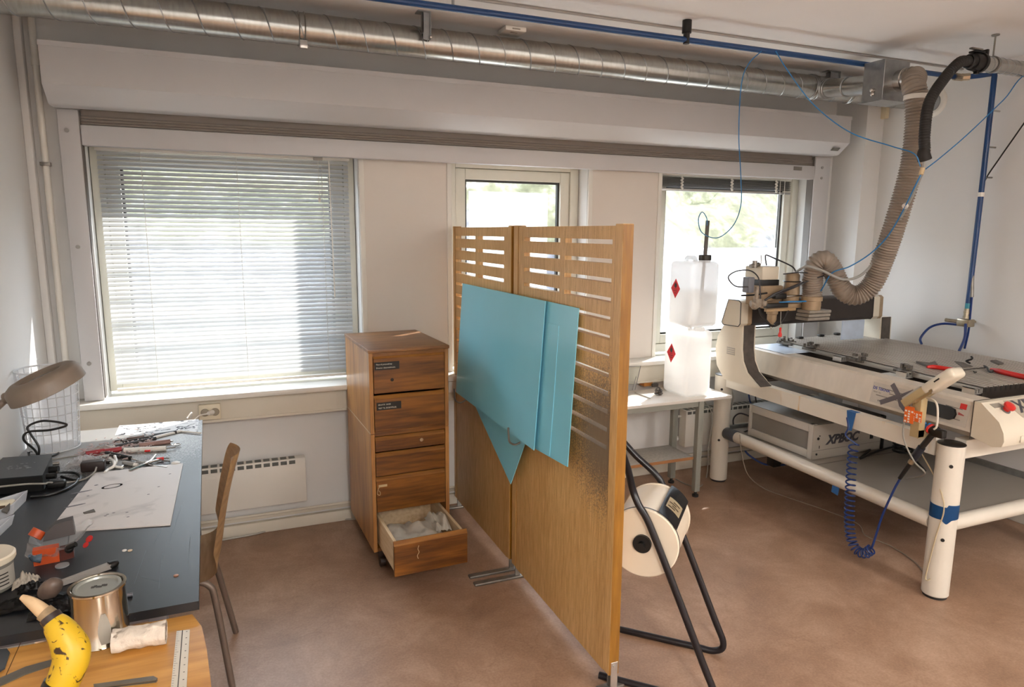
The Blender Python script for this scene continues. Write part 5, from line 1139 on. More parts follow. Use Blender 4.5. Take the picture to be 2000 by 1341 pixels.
tag(MB().poly([(2.852, tp_.y+.022, tp_.z+.03), (2.852, tp_.y-.022, tp_.z+.03), (2.846, tp_.y-.02, tp_.z-.028), (2.846, tp_.y+.022, tp_.z-.022)], (-.001, 0, 0)).build('masking_tape', TAPE), 'blue tape piece hanging under the lower front tube of the stand', 'tape')
tag(MB().tube([at(1445, 848, X=2.86), at(1448, 880, X=2.85), at(1460, 925, X=2.83), at(1490, 952, Z=.02), at(1530, 968, Z=.004), at(1610, 995, Z=.004), at(1675, 1022, Z=.004), at(1690, 1045, Z=.004), at(1740, 1066, Z=.004), at(1790, 1100, Z=.004), at(1812, 1132, Z=.006)], .0028, n=6, sub=8).build('cord', mat('grey_beige_cord', '8f8375', .6)), 'thin grey cord drooping from the far leg and snaking along the floor', 'cord')
tag(MB().tube([at(1800, 885, X=2.85), at(1825, 930, X=2.82), at(1841, 970, X=2.79), at(1843, 1000, X=2.785), at(1830, 1040, X=2.785), at(1818, 1085, X=2.785), at(1808, 1125, X=2.785), at(1811, 1133, X=2.785), at(1817, 1130, X=2.79)], .0028, n=6, sub=8).build('cord', mat('beige_cord', 'b8a888', .6)), 'thin beige cord hanging along the near leg of the stand under the blue tape', 'cord')
tag(MB().tube([(3.38, 2.715, tz+.03), at(1680, 895, Z=tz+.03), at(1715, 880, Z=tz+.025), at(1752, 872, Z=tz+.03), at(1770, 880, Z=tz+.028), (3.35, 2.35, tz+.03)], .006, n=8, sub=6).build('power_cable', BLACK), 'black power cable lying on the perforated shelf beside the control unit', 'cable')
c = at(1762, 884, Z=tz+.03)
tag(MB().tube([c+V((.05*math.cos(.5*k)*(1+.08*math.sin(k)), .05*math.sin(.5*k), .004+.0016*k)) for k in range(40)], .0055, n=8, sub=3).build('cable_coil', BLACK), 'coil of black cable on the perforated shelf behind the air gun', 'cable')
tag(MB().tube([at(1455, 880, X=2.93), at(1465, 890, X=2.95), at(1490, 905, X=3.0), at(1520, 908, X=3.05), at(1545, 905, X=3.1)], .006, n=8, sub=6).build('air_hose', NAVY), 'dark blue hose sagging below the far end of the perforated shelf', 'hose')
b = MB(); c = at(1512, 898, X=3.03); b.box(c.x-.03, c.x+.03, c.y-.03, c.y+.03, c.z-.035, .32, .003)
tag(b.build('terminal_box', BLACK), 'small black box under the far end of the perforated shelf', 'box')
for k, (a, lab) in enumerate((([(1428, 758, 2.97), (1432, 775, 2.97), (1428, 795, 2.97), (1424, 800, 2.97)], 'grey cable hanging behind the far leg of the stand'), ([(1461, 755, 3.05), (1464, 780, 3.05), (1470, 795, 3.05)], 'blue hose hanging behind the front beam near the far leg'), ([(1474, 765, 3.1), (1477, 785, 3.1), (1480, 795, 3.1)], 'dark cable hanging behind the front beam right of the blue hose'))):
    tag(MB().tube([at(x, y, X=X) for x, y, X in a], .005, n=8).build('cable', (mat('grey_cable', '8c8880', .6), NAVY, CB_)[k]), lab, 'cable')
tag(MB().tube([at(1468, 838, X=2.97), at(1440, 845, X=2.98), at(1432, 820, X=2.98), at(1445, 807, X=2.98), at(1470, 815, X=2.97)], .005, n=8, sub=6).build('cable', CB_), 'dark cable looping out of the left end of the control unit', 'cable')
tag(MB().tube([(2.70, 3.60, .62), at(1388, 800, Y=3.45), at(1384, 870, Y=3.42), at(1380, 930, Z=.006), at(1366, 950, Z=.006), at(1340, 945, Z=.006), at(1320, 935, Z=.006)], .004, n=8, sub=6).build('cable', mat('grey_cable', '8c8880', .6)), 'grey cable dropping to the floor between the side table and the stand', 'cable')
# ------------------------------------------------------------------ things on the black table
TB, TW = ZTB, ZW
def tb(px, py, h=0): return at(px, py, Z=TB+h)
def tw(px, py, h=0): return at(px, py, Z=TW+h)
WIRE = mat('grey_white_wire', 'c9cacc', .4, var=0)
t = thing('wire_basket', 'tall white wire basket in the far left corner of the black table', 'basket', (-.69, 3.13, TB))
bc = V((-.69, 3.13, TB)); r0, r1, hh = .088, .106, .325
b = MB()
for k in range(22):
    a = 2*math.pi*k/22; b.tube([bc+V((r0*.55*math.cos(a), r0*.55*math.sin(a), .006)), bc+V((r0*math.cos(a), r0*math.sin(a), .008)), bc+V((r1*math.cos(a), r1*math.sin(a), hh))], .0016, n=5, smooth=False)
for j in range(1, 9):
    q = j/9; r = r0+(r1-r0)*q; b.tube([bc+V((r*math.cos(2*math.pi*k/36), r*math.sin(2*math.pi*k/36), .008+hh*q)) for k in range(37)], .0015, n=5, smooth=False)
for r in (.03, .05, .07): b.tube([bc+V((r*math.cos(2*math.pi*k/30), r*math.sin(2*math.pi*k/30), .006)) for k in range(31)], .0015, n=5, smooth=False)
b.build('wire_mesh', WIRE, t)
for r, z, w_ in ((r1, hh, .0035), (r0, .006, .003)): MB().tube([bc+V((r*math.cos(2*math.pi*k/48), r*math.sin(2*math.pi*k/48), z)) for k in range(49)], w_, n=8, smooth=False).build('rim', WIRE, t)
MB().lathe([(r0-.006, .008), (r0-.004, .12), (r1-.01, hh-.02)], bc, (0, 0, 1), 36).build('liner_bag', translucent_mat('thin_white_bag', 'f0f1f4', .5, .4, alpha=.55), t)

# magnifier lamp
t = thing('magnifier_lamp', 'brown-grey round magnifier lamp head on an arm above the left table edge', 'lamp', (-.76, 1.93, TB))
LB = mat('brown_grey_lamp', '75695d', .45, var=.04)
hcn = at(84, 743, Y=2.25); a20 = math.radians(20)
xd = (_R*math.cos(a20)+_U*math.sin(a20)).normalized(); up0 = (-_R*math.sin(a20)+_U*math.cos(a20)); ax = (up0*math.cos(math.radians(21))-_fw*math.sin(math.radians(21))).normalized()
Rr = .099
MB().lathe([(.058, .014), (.066, .022), (.080, .020), (Rr-.006, .012), (Rr, .002), (Rr+.002, -.030), (Rr-.006, -.032), (.075, -.030), (.060, -.024), (.058, .014)], hcn, ax, 56).build('lamp_head', LB, t)
MB().lathe([(0, .012), (.04, .010), (.0585, .004), (.0585, .001), (.04, -.006), (0, -.010)], hcn, ax, 48).build('lens', glass_mat('magnifier_glass', haze=.25), t)
j = hcn-xd*(Rr+.004); 
b = MB(); b.tube([j+xd*.012-ax*.010, j-xd*.016-ax*.012], .017, n=14, smooth=False); b.build('joint', LB, t)
arm = [j-xd*.012-ax*.012, j-xd*.05-ax*.02+V((0, -.03, -.01)), V((-.750, 2.06, .98)), V((-.760, 1.95, .86)), V((-.760, 1.93, TB+.04))]
MB().tube(arm, .009, n=12).build('arm', LB, t)
MB().cyl((-.760, 1.93, TB), (-.760, 1.93, TB+.05), .018, n=20).cyl((-.760, 1.93, TB), (-.760, 1.93, TB+.012), .030, n=24).build('base', LB, t)

# power supply and its cables
pA, pB, pC, pD_ = tb(0, 968), tb(86, 960), tb(104, 917), tb(13, 926)
t = thing('power_supply', 'black metal power supply box with faded white print at the left table edge', 'power supply', (pA+pC)/2)
hz_ = .058; q = [V((-.79, pB.y+.02, TB)), V((pB.x, pB.y, TB)), V((pC.x, pC.y, TB)), V((-.79, pC.y+.02, TB))]
MB().poly([v+V((0, 0, .004)) for v in q], (0, 0, hz_-.006)).build('case', BLACK, t)
b = MB(); c_ = (q[0]+q[2])/2; b.poly([c_+(v-c_)*1.012+V((0, 0, hz_-.002+TB-c_.z)) for v in q], (0, 0, .003)); b.build('lid', mat('dark_satin_lid', '2c3034', .32, var=.05), t)
b = MB(); ex = (q[1]-q[0]).normalized(); ey = (q[3]-q[0]).normalized(); rr = random.Random(9)
for k in range(26):
    o = c_+ex*(.01+rr.uniform(-.05, .03))+ey*rr.uniform(-.03, .03); o.z = TB+hz_+.0012; s_ = rr.uniform(.004, .012)
    b.poly([o, o+ex*s_, o+ex*s_+ey*.003, o+ey*.003], (0, 0, .0003))
b.build('worn_print', mat('worn_white_print', '9c9e9c', .5), t)
for k, (f, r) in enumerate(((.3, .010), (.6, .013))):
    o = q[1].lerp(q[2], f)+V((0, 0, .030)); MB().cyl(o, o+ex*.03, r, n=14).build('connector', BLACK, t)
o = q[1].lerp(q[2], .12)+V((0, 0, .02)); 
tag(MB().box(o.x+.004, o.x+.062, o.y-.014, o.y+.014, TB, TB+.026, .008, seg=3).build('cable_connector', BLACK), 'rounded black cable connector at the right side of the power supply', 'connector')
o1 = q[1].lerp(q[2], .45)+ex*.03+V((0, 0, .03))
tag(MB().tube([o1, tb(120, 922, .015), tb(145, 923, .006), tb(157, 930, .004), tb(152, 938, .004), tb(120, 930, .004)], .0045, n=8, sub=8).build('cable', BLACK), 'black cable curving out of the right side of the power supply', 'cable')
tag(MB().tube([tb(153, 935, .004), tb(146, 945, .004), tb(125, 957, .004), tb(95, 966, .004), tb(60, 970, .004)], .0045, n=8, sub=8).build('cable', BLACK), 'black cable running below the power supply toward the tray', 'cable')
tag(MB().tube([tb(188, 912, .02), tb(184, 922, .012), tb(165, 935, .005), tb(130, 942, .006), tb(95, 942, .03), tb(88, 944, .06), tb(50, 945, hz_+.006), tb(0, 950, hz_+.006)], .003, n=8, sub=8).build('cable', mat('grey_cable', '8c8880', .6)), 'thin grey cable from the black adapter across the power supply front', 'cable')
o = tb(72, 905, 0)
tag(MB().tube([(o.x, o.y, TB+.004), (o.x+.012, o.y, TB+.06), (o.x-.01, o.y+.01, TB+.11), (o.x-.02, o.y+.02, TB+.14), (o.x+.03, o.y+.03, TB+.155), (o.x+.10, o.y+.04, TB+.13), (o.x+.05, o.y+.02, TB+.12), (o.x-.015, o.y, TB+.125), (o.x-.03, o.y-.01, TB+.10), (o.x, o.y, TB+.05), (o.x+.01, o.y-.005, TB+.01)], .0042, n=8, sub=8).build('cable', BLACK), 'stiff black cable standing up in a tied loop before the wire basket', 'cable')
tag(MB().tube([tb(55, 882, .004), tb(60, 892, .004), tb(85, 895, .004), tb(112, 886, .004), tb(110, 879, .004), tb(80, 880, .004), tb(55, 884, .008)], .0038, n=8, sub=8).build('cable', BLACK), 'black cable lying in a flat loop in front of the wire basket', 'cable')
tag(MB().tube([tb(20, 905, .004), tb(60, 900, .004), tb(100, 897, .004), tb(140, 891, .004), tb(165, 891, .004)], .003, n=8, sub=8).build('cable', mat('grey_cable', '8c8880', .6)), 'thin grey cable lying behind the power supply to the tool pile', 'cable')
p = tb(107, 908); tag(MB().cyl(p+V((-.014, 0, .006)), p+V((.014, .004, .006)), .006, n=12).build('metal_ring', DULL), 'small grey metal piece right of the power supply', 'metal piece')
c = tb(183, 918)
t = thing('adapter', 'dark brown power adapter block in front of the tool pile', 'adapter', c)
MB().box(c.x-.038, c.x+.038, c.y-.018, c.y+.022, TB, TB+.036, .005, seg=3).build('case', mat('dark_brown_plastic', '2d2220', .4), t)

# papers and the big board
def paint_mat(name, base, ink, scale, lo, hi, rough=.6, seed=0):
    m = bpy.data.materials.new(name); m.use_nodes = True; n = m.node_tree; p = n.nodes['Principled BSDF']
    tc = n.nodes.new('ShaderNodeTexCoord'); mp = n.nodes.new('ShaderNodeMapping'); mp.inputs['Location'].default_value = (seed, seed*1.7, 0); n.links.new(tc.outputs['Object'], mp.inputs[0])
    a = n.nodes.new('ShaderNodeTexNoise'); a.inputs['Scale'].default_value = scale; a.inputs['Detail'].default_value = 5; a.inputs['Distortion'].default_value = 1.4; n.links.new(mp.outputs[0], a.inputs[0])
    r = ramp(n, [(lo, hx(base)), (hi, hx(ink))]); n.links.new(a.outputs[0], r.inputs[0]); n.links.new(r.outputs[0], p.inputs['Base Color']); p.inputs['Roughness'].default_value = rough; return m
SKETCH = paint_mat('sketched_paper', 'c9c7c6', '1c1c22', 30, .54, .60, .7)
def flat(pts, z0, h, name, m, label, cat, f=tb):
    P = [f(*p) for p in pts]; return tag(MB().poly([V((p.x, p.y, z0)) for p in P], (0, 0, h)).build(name, m), label, cat)
flat([(233, 831), (263, 829), (284, 849), (224, 851)], TB+.0005, .0006, 'paper_sheet', paint_mat('sketched_paper_b', 'c9c7c6', '1c1c22', 26, .58, .63, .7, 3), 'smaller white sheet with few sketches at the far side of the black table', 'paper')
flat([(261, 830), (388, 819), (386, 843), (284, 850)], TB+.0016, .0006, 'paper_sheet', SKETCH, 'larger white sheet covered with dark sketches at the far table corner', 'paper')
BOARD = bpy.data.materials.new('smudged_board'); BOARD = paint_mat('smudged_board', 'd0cac6', '9a9695', 6, .52, .78, .5)
t = thing('cutting_board', 'large pale smudged board with stains lying on the black table', 'board', tb(230, 970))
P = [tb(185, 925), tb(358, 906), tb(333, 1026), tb(92, 1042)]
MB().poly([V((p.x, p.y, TB+.0004)) for p in P], (0, 0, .004)).build('panel', BOARD, t)
STN = mat('grey_stain', '6f6c70', .6, var=.1)
def blot(px, py, rx, ry, rot, nm='stain', ring=False):
    c = tb(px, py, .0046); b = MB(); cr, sr = math.cos(rot), math.sin(rot)
    f = lambda a, k: c+V((k*(rx*math.cos(a)*cr-ry*math.sin(a)*sr), k*(rx*math.cos(a)*sr+ry*math.sin(a)*cr), 0))
    if ring: b.grid(lambda u, v: f(2*math.pi*u, .78+.22*v), 30, 1, closeu=True, thick=.0004)
    else: b.poly([f(2*math.pi*k/20, 1+.08*math.sin(3*k)) for k in range(20)], (0, 0, .0004))
    b.build(nm, STN, t)
blot(116, 1023, .017, .011, 0); blot(219, 949, .032, .020, .3, 'ring_stain', True); blot(160, 960, .03, .005, .25); blot(146, 987, .030, .005, .30); blot(188, 947, .006, .004, .4)
for (x, y) in ((210, 1004), (222, 1001), (248, 1000), (250, 1009), (206, 1007), (172, 968), (290, 965), (310, 950), (332, 925), (140, 974)): blot(x, y, .004, .0025, .2)

# the pile of tools
def rod(name, a, c, r, m, label, cat, z=.008, r2=None, flatten=None):
    p, q = tb(*a), tb(*c); p.z = q.z = TB+z+r
    return tag(MB().cyl(p, q, r, r2=r2, n=14).build(name, m), label, cat)
def tool2(name, label, cat, a, m_, c, r1_, mat1, r2_, mat2, p1='handle', p2='blade', z=.0):
    A, B_, C_ = tb(*a), tb(*m_), tb(*c); rz = TB+z+r1_
    for v in (A, B_, C_): v.z = rz
    t = thing(name, label, cat, (A.x, A.y, TB+z))
    MB().tube([A, A.lerp(B_, .1), A.lerp(B_, .9), B_], r1_, n=12, sub=3).build(p1, mat1, t)
    MB().tube([B_, C_], r2_, n=10, smooth=False).build(p2, mat2, t); return t
TAN = mat('brown_pink_handle', '8f6f66', .45); DKH = mat('dark_tool', '2b2523', .5, var=.2, scale=40); REDH = mat('dusty_red_handle', '93242c', .45, var=.15, scale=40); GREYM = mat('grey_plastic', '9a9894', .4); WHT = WHITEP
tt = tool2('scraper', 'brown-pink handled scraper with a steel hanging ring in the tool pile', 'scraper', (272, 874), (333, 866), (338, 866), .010, TAN, .004, STEEL, 'handle', 'ferrule')
c = tb(344, 868, .008); MB().tube([c+V((.016*math.cos(a*.52), .011*math.sin(a*.52), 0)) for a in range(13)], .0025, n=8, sub=2).build('hanging_ring', STEEL, tt)
tt = tool2('utility_knife', 'white utility knife lying across the middle of the tool pile', 'knife', (243, 884), (325, 880), (343, 877), .010, WHT, .003, DULL)
p_ = tb(288, 880, .021); MB().box(p_.x-.010, p_.x+.010, p_.y-.004, p_.y+.004, p_.z-.003, p_.z+.004, .001).build('red_slider', RED, tt)
tt = thing('pliers', 'silver pliers with one red grip opened at the right of the tool pile', 'pliers', tb(300, 903))
for (a, m_, c, col) in (((253, 918), (290, 902), (304, 888), STEEL), ((266, 903), (290, 902), (318, 896), STEEL)):
    MB().tube([tb(*a, .008), tb(*m_, .008), tb(*c, .008)], .0045, n=10).build('arm', col, tt)
MB().tube([tb(306, 897, .009), tb(320, 895, .009)], .007, n=10, smooth=False).build('red_grip', RED, tt)
MB().tube([tb(320, 895, .008), tb(331, 894, .008), tb(331, 900, .008), tb(318, 899, .008)], .0025, n=8, smooth=False).build('wire_end', DULL, tt)
tool2('file', 'dark file lying farthest back along the tool pile', 'file', (300, 853), (345, 846), (240, 866), .007, DKH, .005, DKH)
tool2('file', 'dark file with a white end in front of the farthest one', 'file', (222, 875), (250, 869), (305, 858), .006, WHT, .007, DKH, 'tip', 'body')
tool2('paint_brush', 'black brush with pale bristles between the files and the scraper', 'brush', (270, 867), (225, 876), (210, 879), .008, DKH, .006, WHT, 'handle', 'bristles')
tool2('marker_pen', 'white marker with dark ring lying from the pile toward the far table corner', 'pen', (300, 857), (352, 844), (392, 848), .006, WHT, .004, WHT, 'barrel', 'tip')
tool2('pliers', 'dusty red handled tool at the left end of the tool pile', 'pliers', (168, 890), (205, 884), (222, 880), .009, REDH, .005, DULL, 'grip', 'jaw')
tool2('pliers', 'red handled tool in the middle of the pile left of the white knife', 'pliers', (206, 886), (238, 881), (256, 878), .010, REDH, .005, DULL, 'grip', 'jaw')
tool2('craft_knife', 'black craft knife with a narrow steel blade in front of the red tools', 'knife', (208, 888), (255, 898), (275, 905), .008, BLACK, .003, STEEL)
tool2('marker_pen', 'short grey marker at the front edge of the tool pile', 'pen', (242, 907), (262, 911), (270, 911), .008, GREYM, .006, WHT, 'barrel', 'cap')
tool2('file', 'dark file under the pale cloth at the left front of the tool pile', 'file', (180, 898), (215, 892), (235, 896), .006, GREYM, .006, DKH)
tool2('spatula', 'small steel spatula lying alone right of the pliers', 'spatula', (287, 908), (300, 911), (327, 914), .0025, STEEL, .0045, STEEL)
tt = thing('spring_clamp', 'white spring clamp with open jaws beside the black adapter', 'clamp', tb(225, 905))
MB().tube([tb(214, 895, .01), tb(222, 900, .02), tb(222, 910, .015), tb(212, 916, .008), tb(205, 922, .006)], .005, n=10).build('jaw', WHT, tt)
MB().tube([tb(224, 890, .03), tb(227, 900, .02), tb(224, 910, .010), tb(240, 913, .006)], .005, n=10).build('jaw', WHT, tt)
tool2('tweezers', 'pale tweezers lying at the front of the pile right of the clamp', 'tweezers', (218, 914), (236, 914), (241, 911), .0035, WHT, .003, STEEL)
p_ = tb(343, 906); tag(MB().lathe([(0, 0), (.015, 0), (.016, .006), (.009, .010), (0, .010)], p_, (0, 0, 1), 20).build('bottle_cap', WHT), 'small white cap near the far right corner of the board', 'cap')
DKB = mat('brown_wood_handle', '5b4238', .5, var=.2, scale=40)
tool2('chisel', 'small chisel with a brown wooden handle near the back of the tool pile', 'chisel', (248, 862), (282, 857), (300, 853), .008, DKB, .004, DULL)
tool2('needle_file', 'thin steel needle file lying over the back of the tool pile', 'file', (222, 864), (240, 861), (286, 850), .004, DKH, .002, STEEL)
tool2('hook_tool', 'thin dark hook tool crossing in front of the brown-pink scraper', 'tool', (232, 880), (262, 874), (285, 868), .004, DKH, .002, DULL)
tool2('paint_brush', 'thin brush with a red-brown handle left of the black knife', 'brush', (176, 894), (206, 890), (216, 889), .005, mat('red_brown_handle', '6b2f2a', .5), .005, DKH, 'handle', 'bristles')
tool2('pencil', 'short white pencil lying at the left front of the tool pile', 'pencil', (160, 908), (186, 903), (192, 902), .004, WHT, .002, DKH, 'barrel', 'point')
tool2('scissors', 'small dark scissors half under the adapter at the tool pile', 'scissors', (196, 905), (214, 906), (232, 903), .006, DKH, .003, STEEL, 'grip', 'blade')
# loose filings and scraps nobody could count, spread round the pile
rr = random.Random(11); b = MB()
for k in range(420):
    x = rr.uniform(150, 300); y = 893-(x-150)*.17+rr.gauss(0, 10); p = tb(x, y); a = rr.uniform(0, 3.14); s_ = rr.uniform(.003, .010)
    p.z = TB+rr.uniform(0.0005, .012); d = V((math.cos(a), math.sin(a), 0)); e = V((-d.y, d.x, 0))
    b.poly([p-d*s_-e*.002, p+d*s_-e*.002, p+d*s_+e*.002, p-d*s_+e*.002], (0, 0, .0015))
o = tag(b.build('shavings', mat('pink_white_shavings', 'b79f98', .7, var=.35, scale=60)), 'pinkish white shavings and scraps scattered round the tool pile', 'shavings'); o['kind'] = 'stuff'
def crumple(px, py, sx, sy, h, m, name, label, cat, seed, f=tb):
    c = f(px, py)
    def g(u, v):
        x, y = (u-.5)*2, (v-.5)*2; e = max(0, 1-(x*x+y*y)*.55)
        return V((c.x+x*sx, c.y+y*sy, c.z+.001+h*e*(.55+.9*abs(NZ.fractal(V((x*1.7+seed, y*1.7, seed)), 1, 2, 4)))))
    return tag(MB().grid(g, 26, 26, thick=.0008).build(name, m, ang=25), label, cat)
CLEAR = translucent_mat('clear_bag_plastic', 'e9e9ea', .3, .12, alpha=.35)
crumple(165, 905, .055, .045, .028, CLEAR, 'plastic_bag', 'crumpled clear plastic bag at the left end of the tool pile', 'bag', 2)
crumple(200, 880, .06, .03, .02, mat('pale_dust_cloth', 'cfc6c0', .8), 'dust_cloth', 'small pale cloth among the tools behind the red handles', 'cloth', 5)

# plastic trays at the left edge
TRAY = mat('white_tray_plastic', 'c9ccd2', .35, var=.02)
def tray(P, h, label):
    P = [V((p.x, p.y, TB)) for p in P]; c = sum(P, V())/4; t = thing('plastic_tray', label, 'tray', (c.x, c.y, TB))
    b = MB(); ins = [c+(p-c)*.88 for p in P]; lo = [c+(p-c)*.93 for p in P]
    b.poly([p+V((0, 0, .0005)) for p in lo], (0, 0, .002))
    for k in range(4):
        a, d = P[k], P[(k+1) % 4]; la, ld = lo[k], lo[(k+1) % 4]; ia, id_ = c+(a-c)*.95, c+(d-c)*.95; z = V((0, 0, h))
        b.poly([la, ld, d+z, a+z], (ia-a)*.6); b.poly([a+z, d+z, id_+z, ia+z], (0, 0, .002))
    b.build('shell', TRAY, t); return t
tray([V((-.79, 2.20, 0)), tb(28, 1003), tb(56, 975), V((-.79, 2.42, 0))], .03, 'white plastic tray holding a glue tube at the left table edge')
tray([V((-.79, 1.99, 0)), tb(-14, 1062), tb(30, 1020), V((-.79, 2.17, 0))], .024, 'white plastic tray with dirty bottom in front of the glue tube tray')
p_ = tb(10, 985, .02)
t = thing('glue_tube', 'small cream glue tube lying in the white tray', 'tube', (p_.x, p_.y, TB+.004))
MB().box(p_.x-.06, p_.x+.025, p_.y-.018, p_.y+.018, TB+.006, TB+.032, .008, seg=3).build('body', mat('cream_tube', 'd9d0b8', .45), t)
b = MB(); b.box(p_.x-.02, p_.x+.005, p_.y-.0195, p_.y-.0175, TB+.014, TB+.024); b.build('print', mat('brown_print', '5a4630', .6), t)
flat([(5, 1018), (22, 1003), (21, 1014), (16, 1022)], TB+.03, .006, 'grey_chip', mat('dark_scrap', '5a534b', .6), 'grey angular chip lying across the edges of the two trays', 'chip')

# bag with orange blocks
OB = mat('orange_block_wax', 'b5481c', .45, var=.12, scale=20)
t = thing('sanding_blocks_bag', 'open clear bag holding an orange block and dark rubber pieces', 'bag', tb(115, 1085))
a, c = tb(66, 1106), tb(117, 1096); d = (c-a).normalized(); e = V((-d.y, d.x, 0))
b = MB(); b.poly([a, c, c+e*.024, a+e*.024], (0, 0, .042)); o = b.build('orange_block', OB, t)
a2, c2 = tb(118, 1096), tb(145, 1088); b = MB(); b.poly([a2, c2, c2+e*.03, a2+e*.03], (0, 0, .03)); b.build('brown_block', mat('dark_red_block', '4a1f16', .4), t)
b = MB(); q0 = tb(86, 1078); b.poly([q0+V((0, 0, .03)), q0+d*.075+V((0, 0, .035)), q0+d*.070+V((0, .01, .075)), q0+d*.03+V((0, .01, .07)), q0+d*.005+V((0, .01, .05))], e*.03); b.build('dark_rubber_block', mat('dark_brown_plastic', '2d2220', .4), t)
b = MB(); q1 = tb(70, 1076); b.cyl(q1+V((0, 0, .04)), q1+V((.012, .01, .055)), .018, n=16); b.build('orange_cap', OB, t)
b = MB(); b.tube([tb(58, 1085, .05), tb(66, 1090, .035), tb(80, 1090, .03)], .009, n=10, rfun=lambda i, L: .004+.009*i/L); b.build('blue_grey_piece', mat('blue_grey_piece', '4a5866', .3), t)
b = MB(); b.cyl(tb(132, 1070, .045), tb(148, 1062, .055), .007, n=12); b.sph(tb(135, 1072, .04), .011, n=12); b.build('black_nozzle', BLACK, t)
def bagf(u, v):
    A, B2, C2, D2 = tb(50, 1112), tb(150, 1098), tb(188, 1052), tb(62, 1066)
    p = A.lerp(B2, u).lerp(D2.lerp(C2, u), v); w_ = NZ.noise(V((u*5, v*5, 1)))
    edge = max(abs(2*u-1), abs(2*v-1)); p.z = TB+.002+.050*max(0, edge-.45)*1.2+.012*w_*edge+(.02*u if u > .6 else 0); return p
MB().grid(bagf, 30, 24, thick=.0006).build('bag_film', CLEAR, t, ang=20)
for (x, y, r) in ((168, 1064, .008), (175, 1052, .010)): c = tb(x, y, .030); MB().cyl(c, c+V((-.001, -.001, .0015)), r, n=14).build('red_print', RED, t)
flat([(165, 1028), (186, 1021), (189, 1026), (168, 1030)], TB+.042, .003, 'dark_blade', mat('dark_scrap', '5a534b', .6), 'dark pointed strip sticking out above the clear bag', 'blade')
p_ = tb(118, 1099); tag(MB().lathe([(0, 0), (.016, 0), (.016, .003), (0, .003)], p_-V((-.008, .02, 0)), (0, 0, 1), 20).build('plastic_disc', mat('grey_disc', '8f9294', .4)), 'small pale disc in front of the orange block', 'disc')

# snap-off knife, tub, tissue and small bits
p0, p1 = tb(100, 1145, .008), tb(214, 1104, .008)
t = thing('snap_off_knife', 'grey snap-off knife with a black end lying behind the paint can', 'knife', p0)
d = (p1-p0).normalized(); e = V((-d.y, d.x, 0))*.010; z = V((0, 0, .006))
MB().poly([p0-e*.6-z, p1-e-z, p1+e-z, p0+e*.6-z], z*2).build('body', mat('brushed_grey', '9b9690', .4, metal=.3), t)
p2 = tb(228, 1098, .008); MB().tube([p1-d*.002, p1+d*.012, p2], .0105, n=14, rfun=lambda i, L: .011-.004*i/L).build('end_cap', BLACK, t)
c = tb(0, 1156); c = V((-.555, c.y, TB))
t = thing('filler_tub', 'white tub with cream lid and printed label cut by the left edge', 'tub', c)
c = at(-20, 1150, Z=TB)
MB().lathe([(0, 0), (.046, 0), (.050, .004), (.054, .072), (0, .072)], c, (0, 0, 1), 40).build('body', mat('grey_tub', '77756f', .45), t)
MB().lathe([(0, .072), (.058, .072), (.060, .076), (.060, .086), (.056, .090), (.050, .088), (0, .088)], c, (0, 0, 1), 40).build('lid', mat('cream_lid', 'd9cfbb', .4), t)
MB().grid(lambda u, v: c+V((.0540*math.cos(-1.9+1.9*u), .0540*math.sin(-1.9+1.9*u), .012+.05*v)), 14, 2, thick=.0006).build('label', mat('label_white', 'd5d0c6', .5), t)
b = MB()
for k in range(4): b.grid(lambda u, v, k=k: c+V((.0552*math.cos(-1.1+.6*u), .0552*math.sin(-1.1+.6*u), .020+.009*k+.003*v)), 8, 1, thick=.0004)
b.build('label_print', mat('label_ink_dark', '34302c', .6), t)
crumple(52, 1142, .026, .022, .035, mat('tissue_white', 'd6cdbf', .9), 'tissue_wad', 'small crumpled off-white tissue between the tub and the rubber pieces', 'tissue', 7)
crumple(66, 1150, .03, .02, .02, BLACK, 'black_bag', 'crumpled black plastic under the tissue', 'bag', 12)
c = tb(96, 1158)
t = thing('rubber_spatula', 'two-tone brown and grey rounded rubber piece beside the tissue', 'rubber piece', c)
MB().tube([tb(84, 1165, .01), tb(92, 1156, .022), tb(104, 1142, .042), tb(108, 1132, .050)], .02, n=16, rfun=lambda i, L: .006+.016*math.sin(math.pi*(.15+.75*i/L))).build('body', mat('brown_grey_rubber', '6a5a50', .4, var=.3, scale=30), t)
flat([(104, 1160), (112, 1150), (119, 1157), (116, 1161)], TB, .004, 'wood_chip', mat('pale_chip', 'c4ae92', .7), 'pale wooden chip right of the rubber piece', 'chip')
crumple(60, 1180, .07, .035, .022, BLACK, 'black_bag', 'crumpled shiny black plastic behind the yellow bottle', 'bag', 21)
crumple(118, 1192, .06, .03, .02, mat('black_film', '17181b', .2), 'black_bag', 'crumpled black film left of the paint can', 'bag', 33)
p0, p1 = tb(246, 1163, .005), tb(259, 1160, .005); tag(MB().cyl(p0-V((.03, 0, 0)), p1, .005, n=12).build('pen', mat('grey_pen', '6c6a70', .35, metal=.4)), 'grey pen end sticking out right of the paint can', 'pen')
for (x, y, lab, m) in ((243, 1075, 'small white chip in the middle of the black table', WHT), (254, 1075, 'tiny pale chip right of the white chip on the black table', mat('pale_chip', 'c4ae92', .7)), (344, 1124, 'small copper coin-like disc near the right edge of the black table', mat('copper_disc', 'b07a5c', .4, metal=.5))):
    p = tb(x, y); tag(MB().lathe([(0, 0), (.006, 0), (.006, .002), (0, .003)], p, (0, 0, 1), 9).build('chip', m), lab, 'chip')

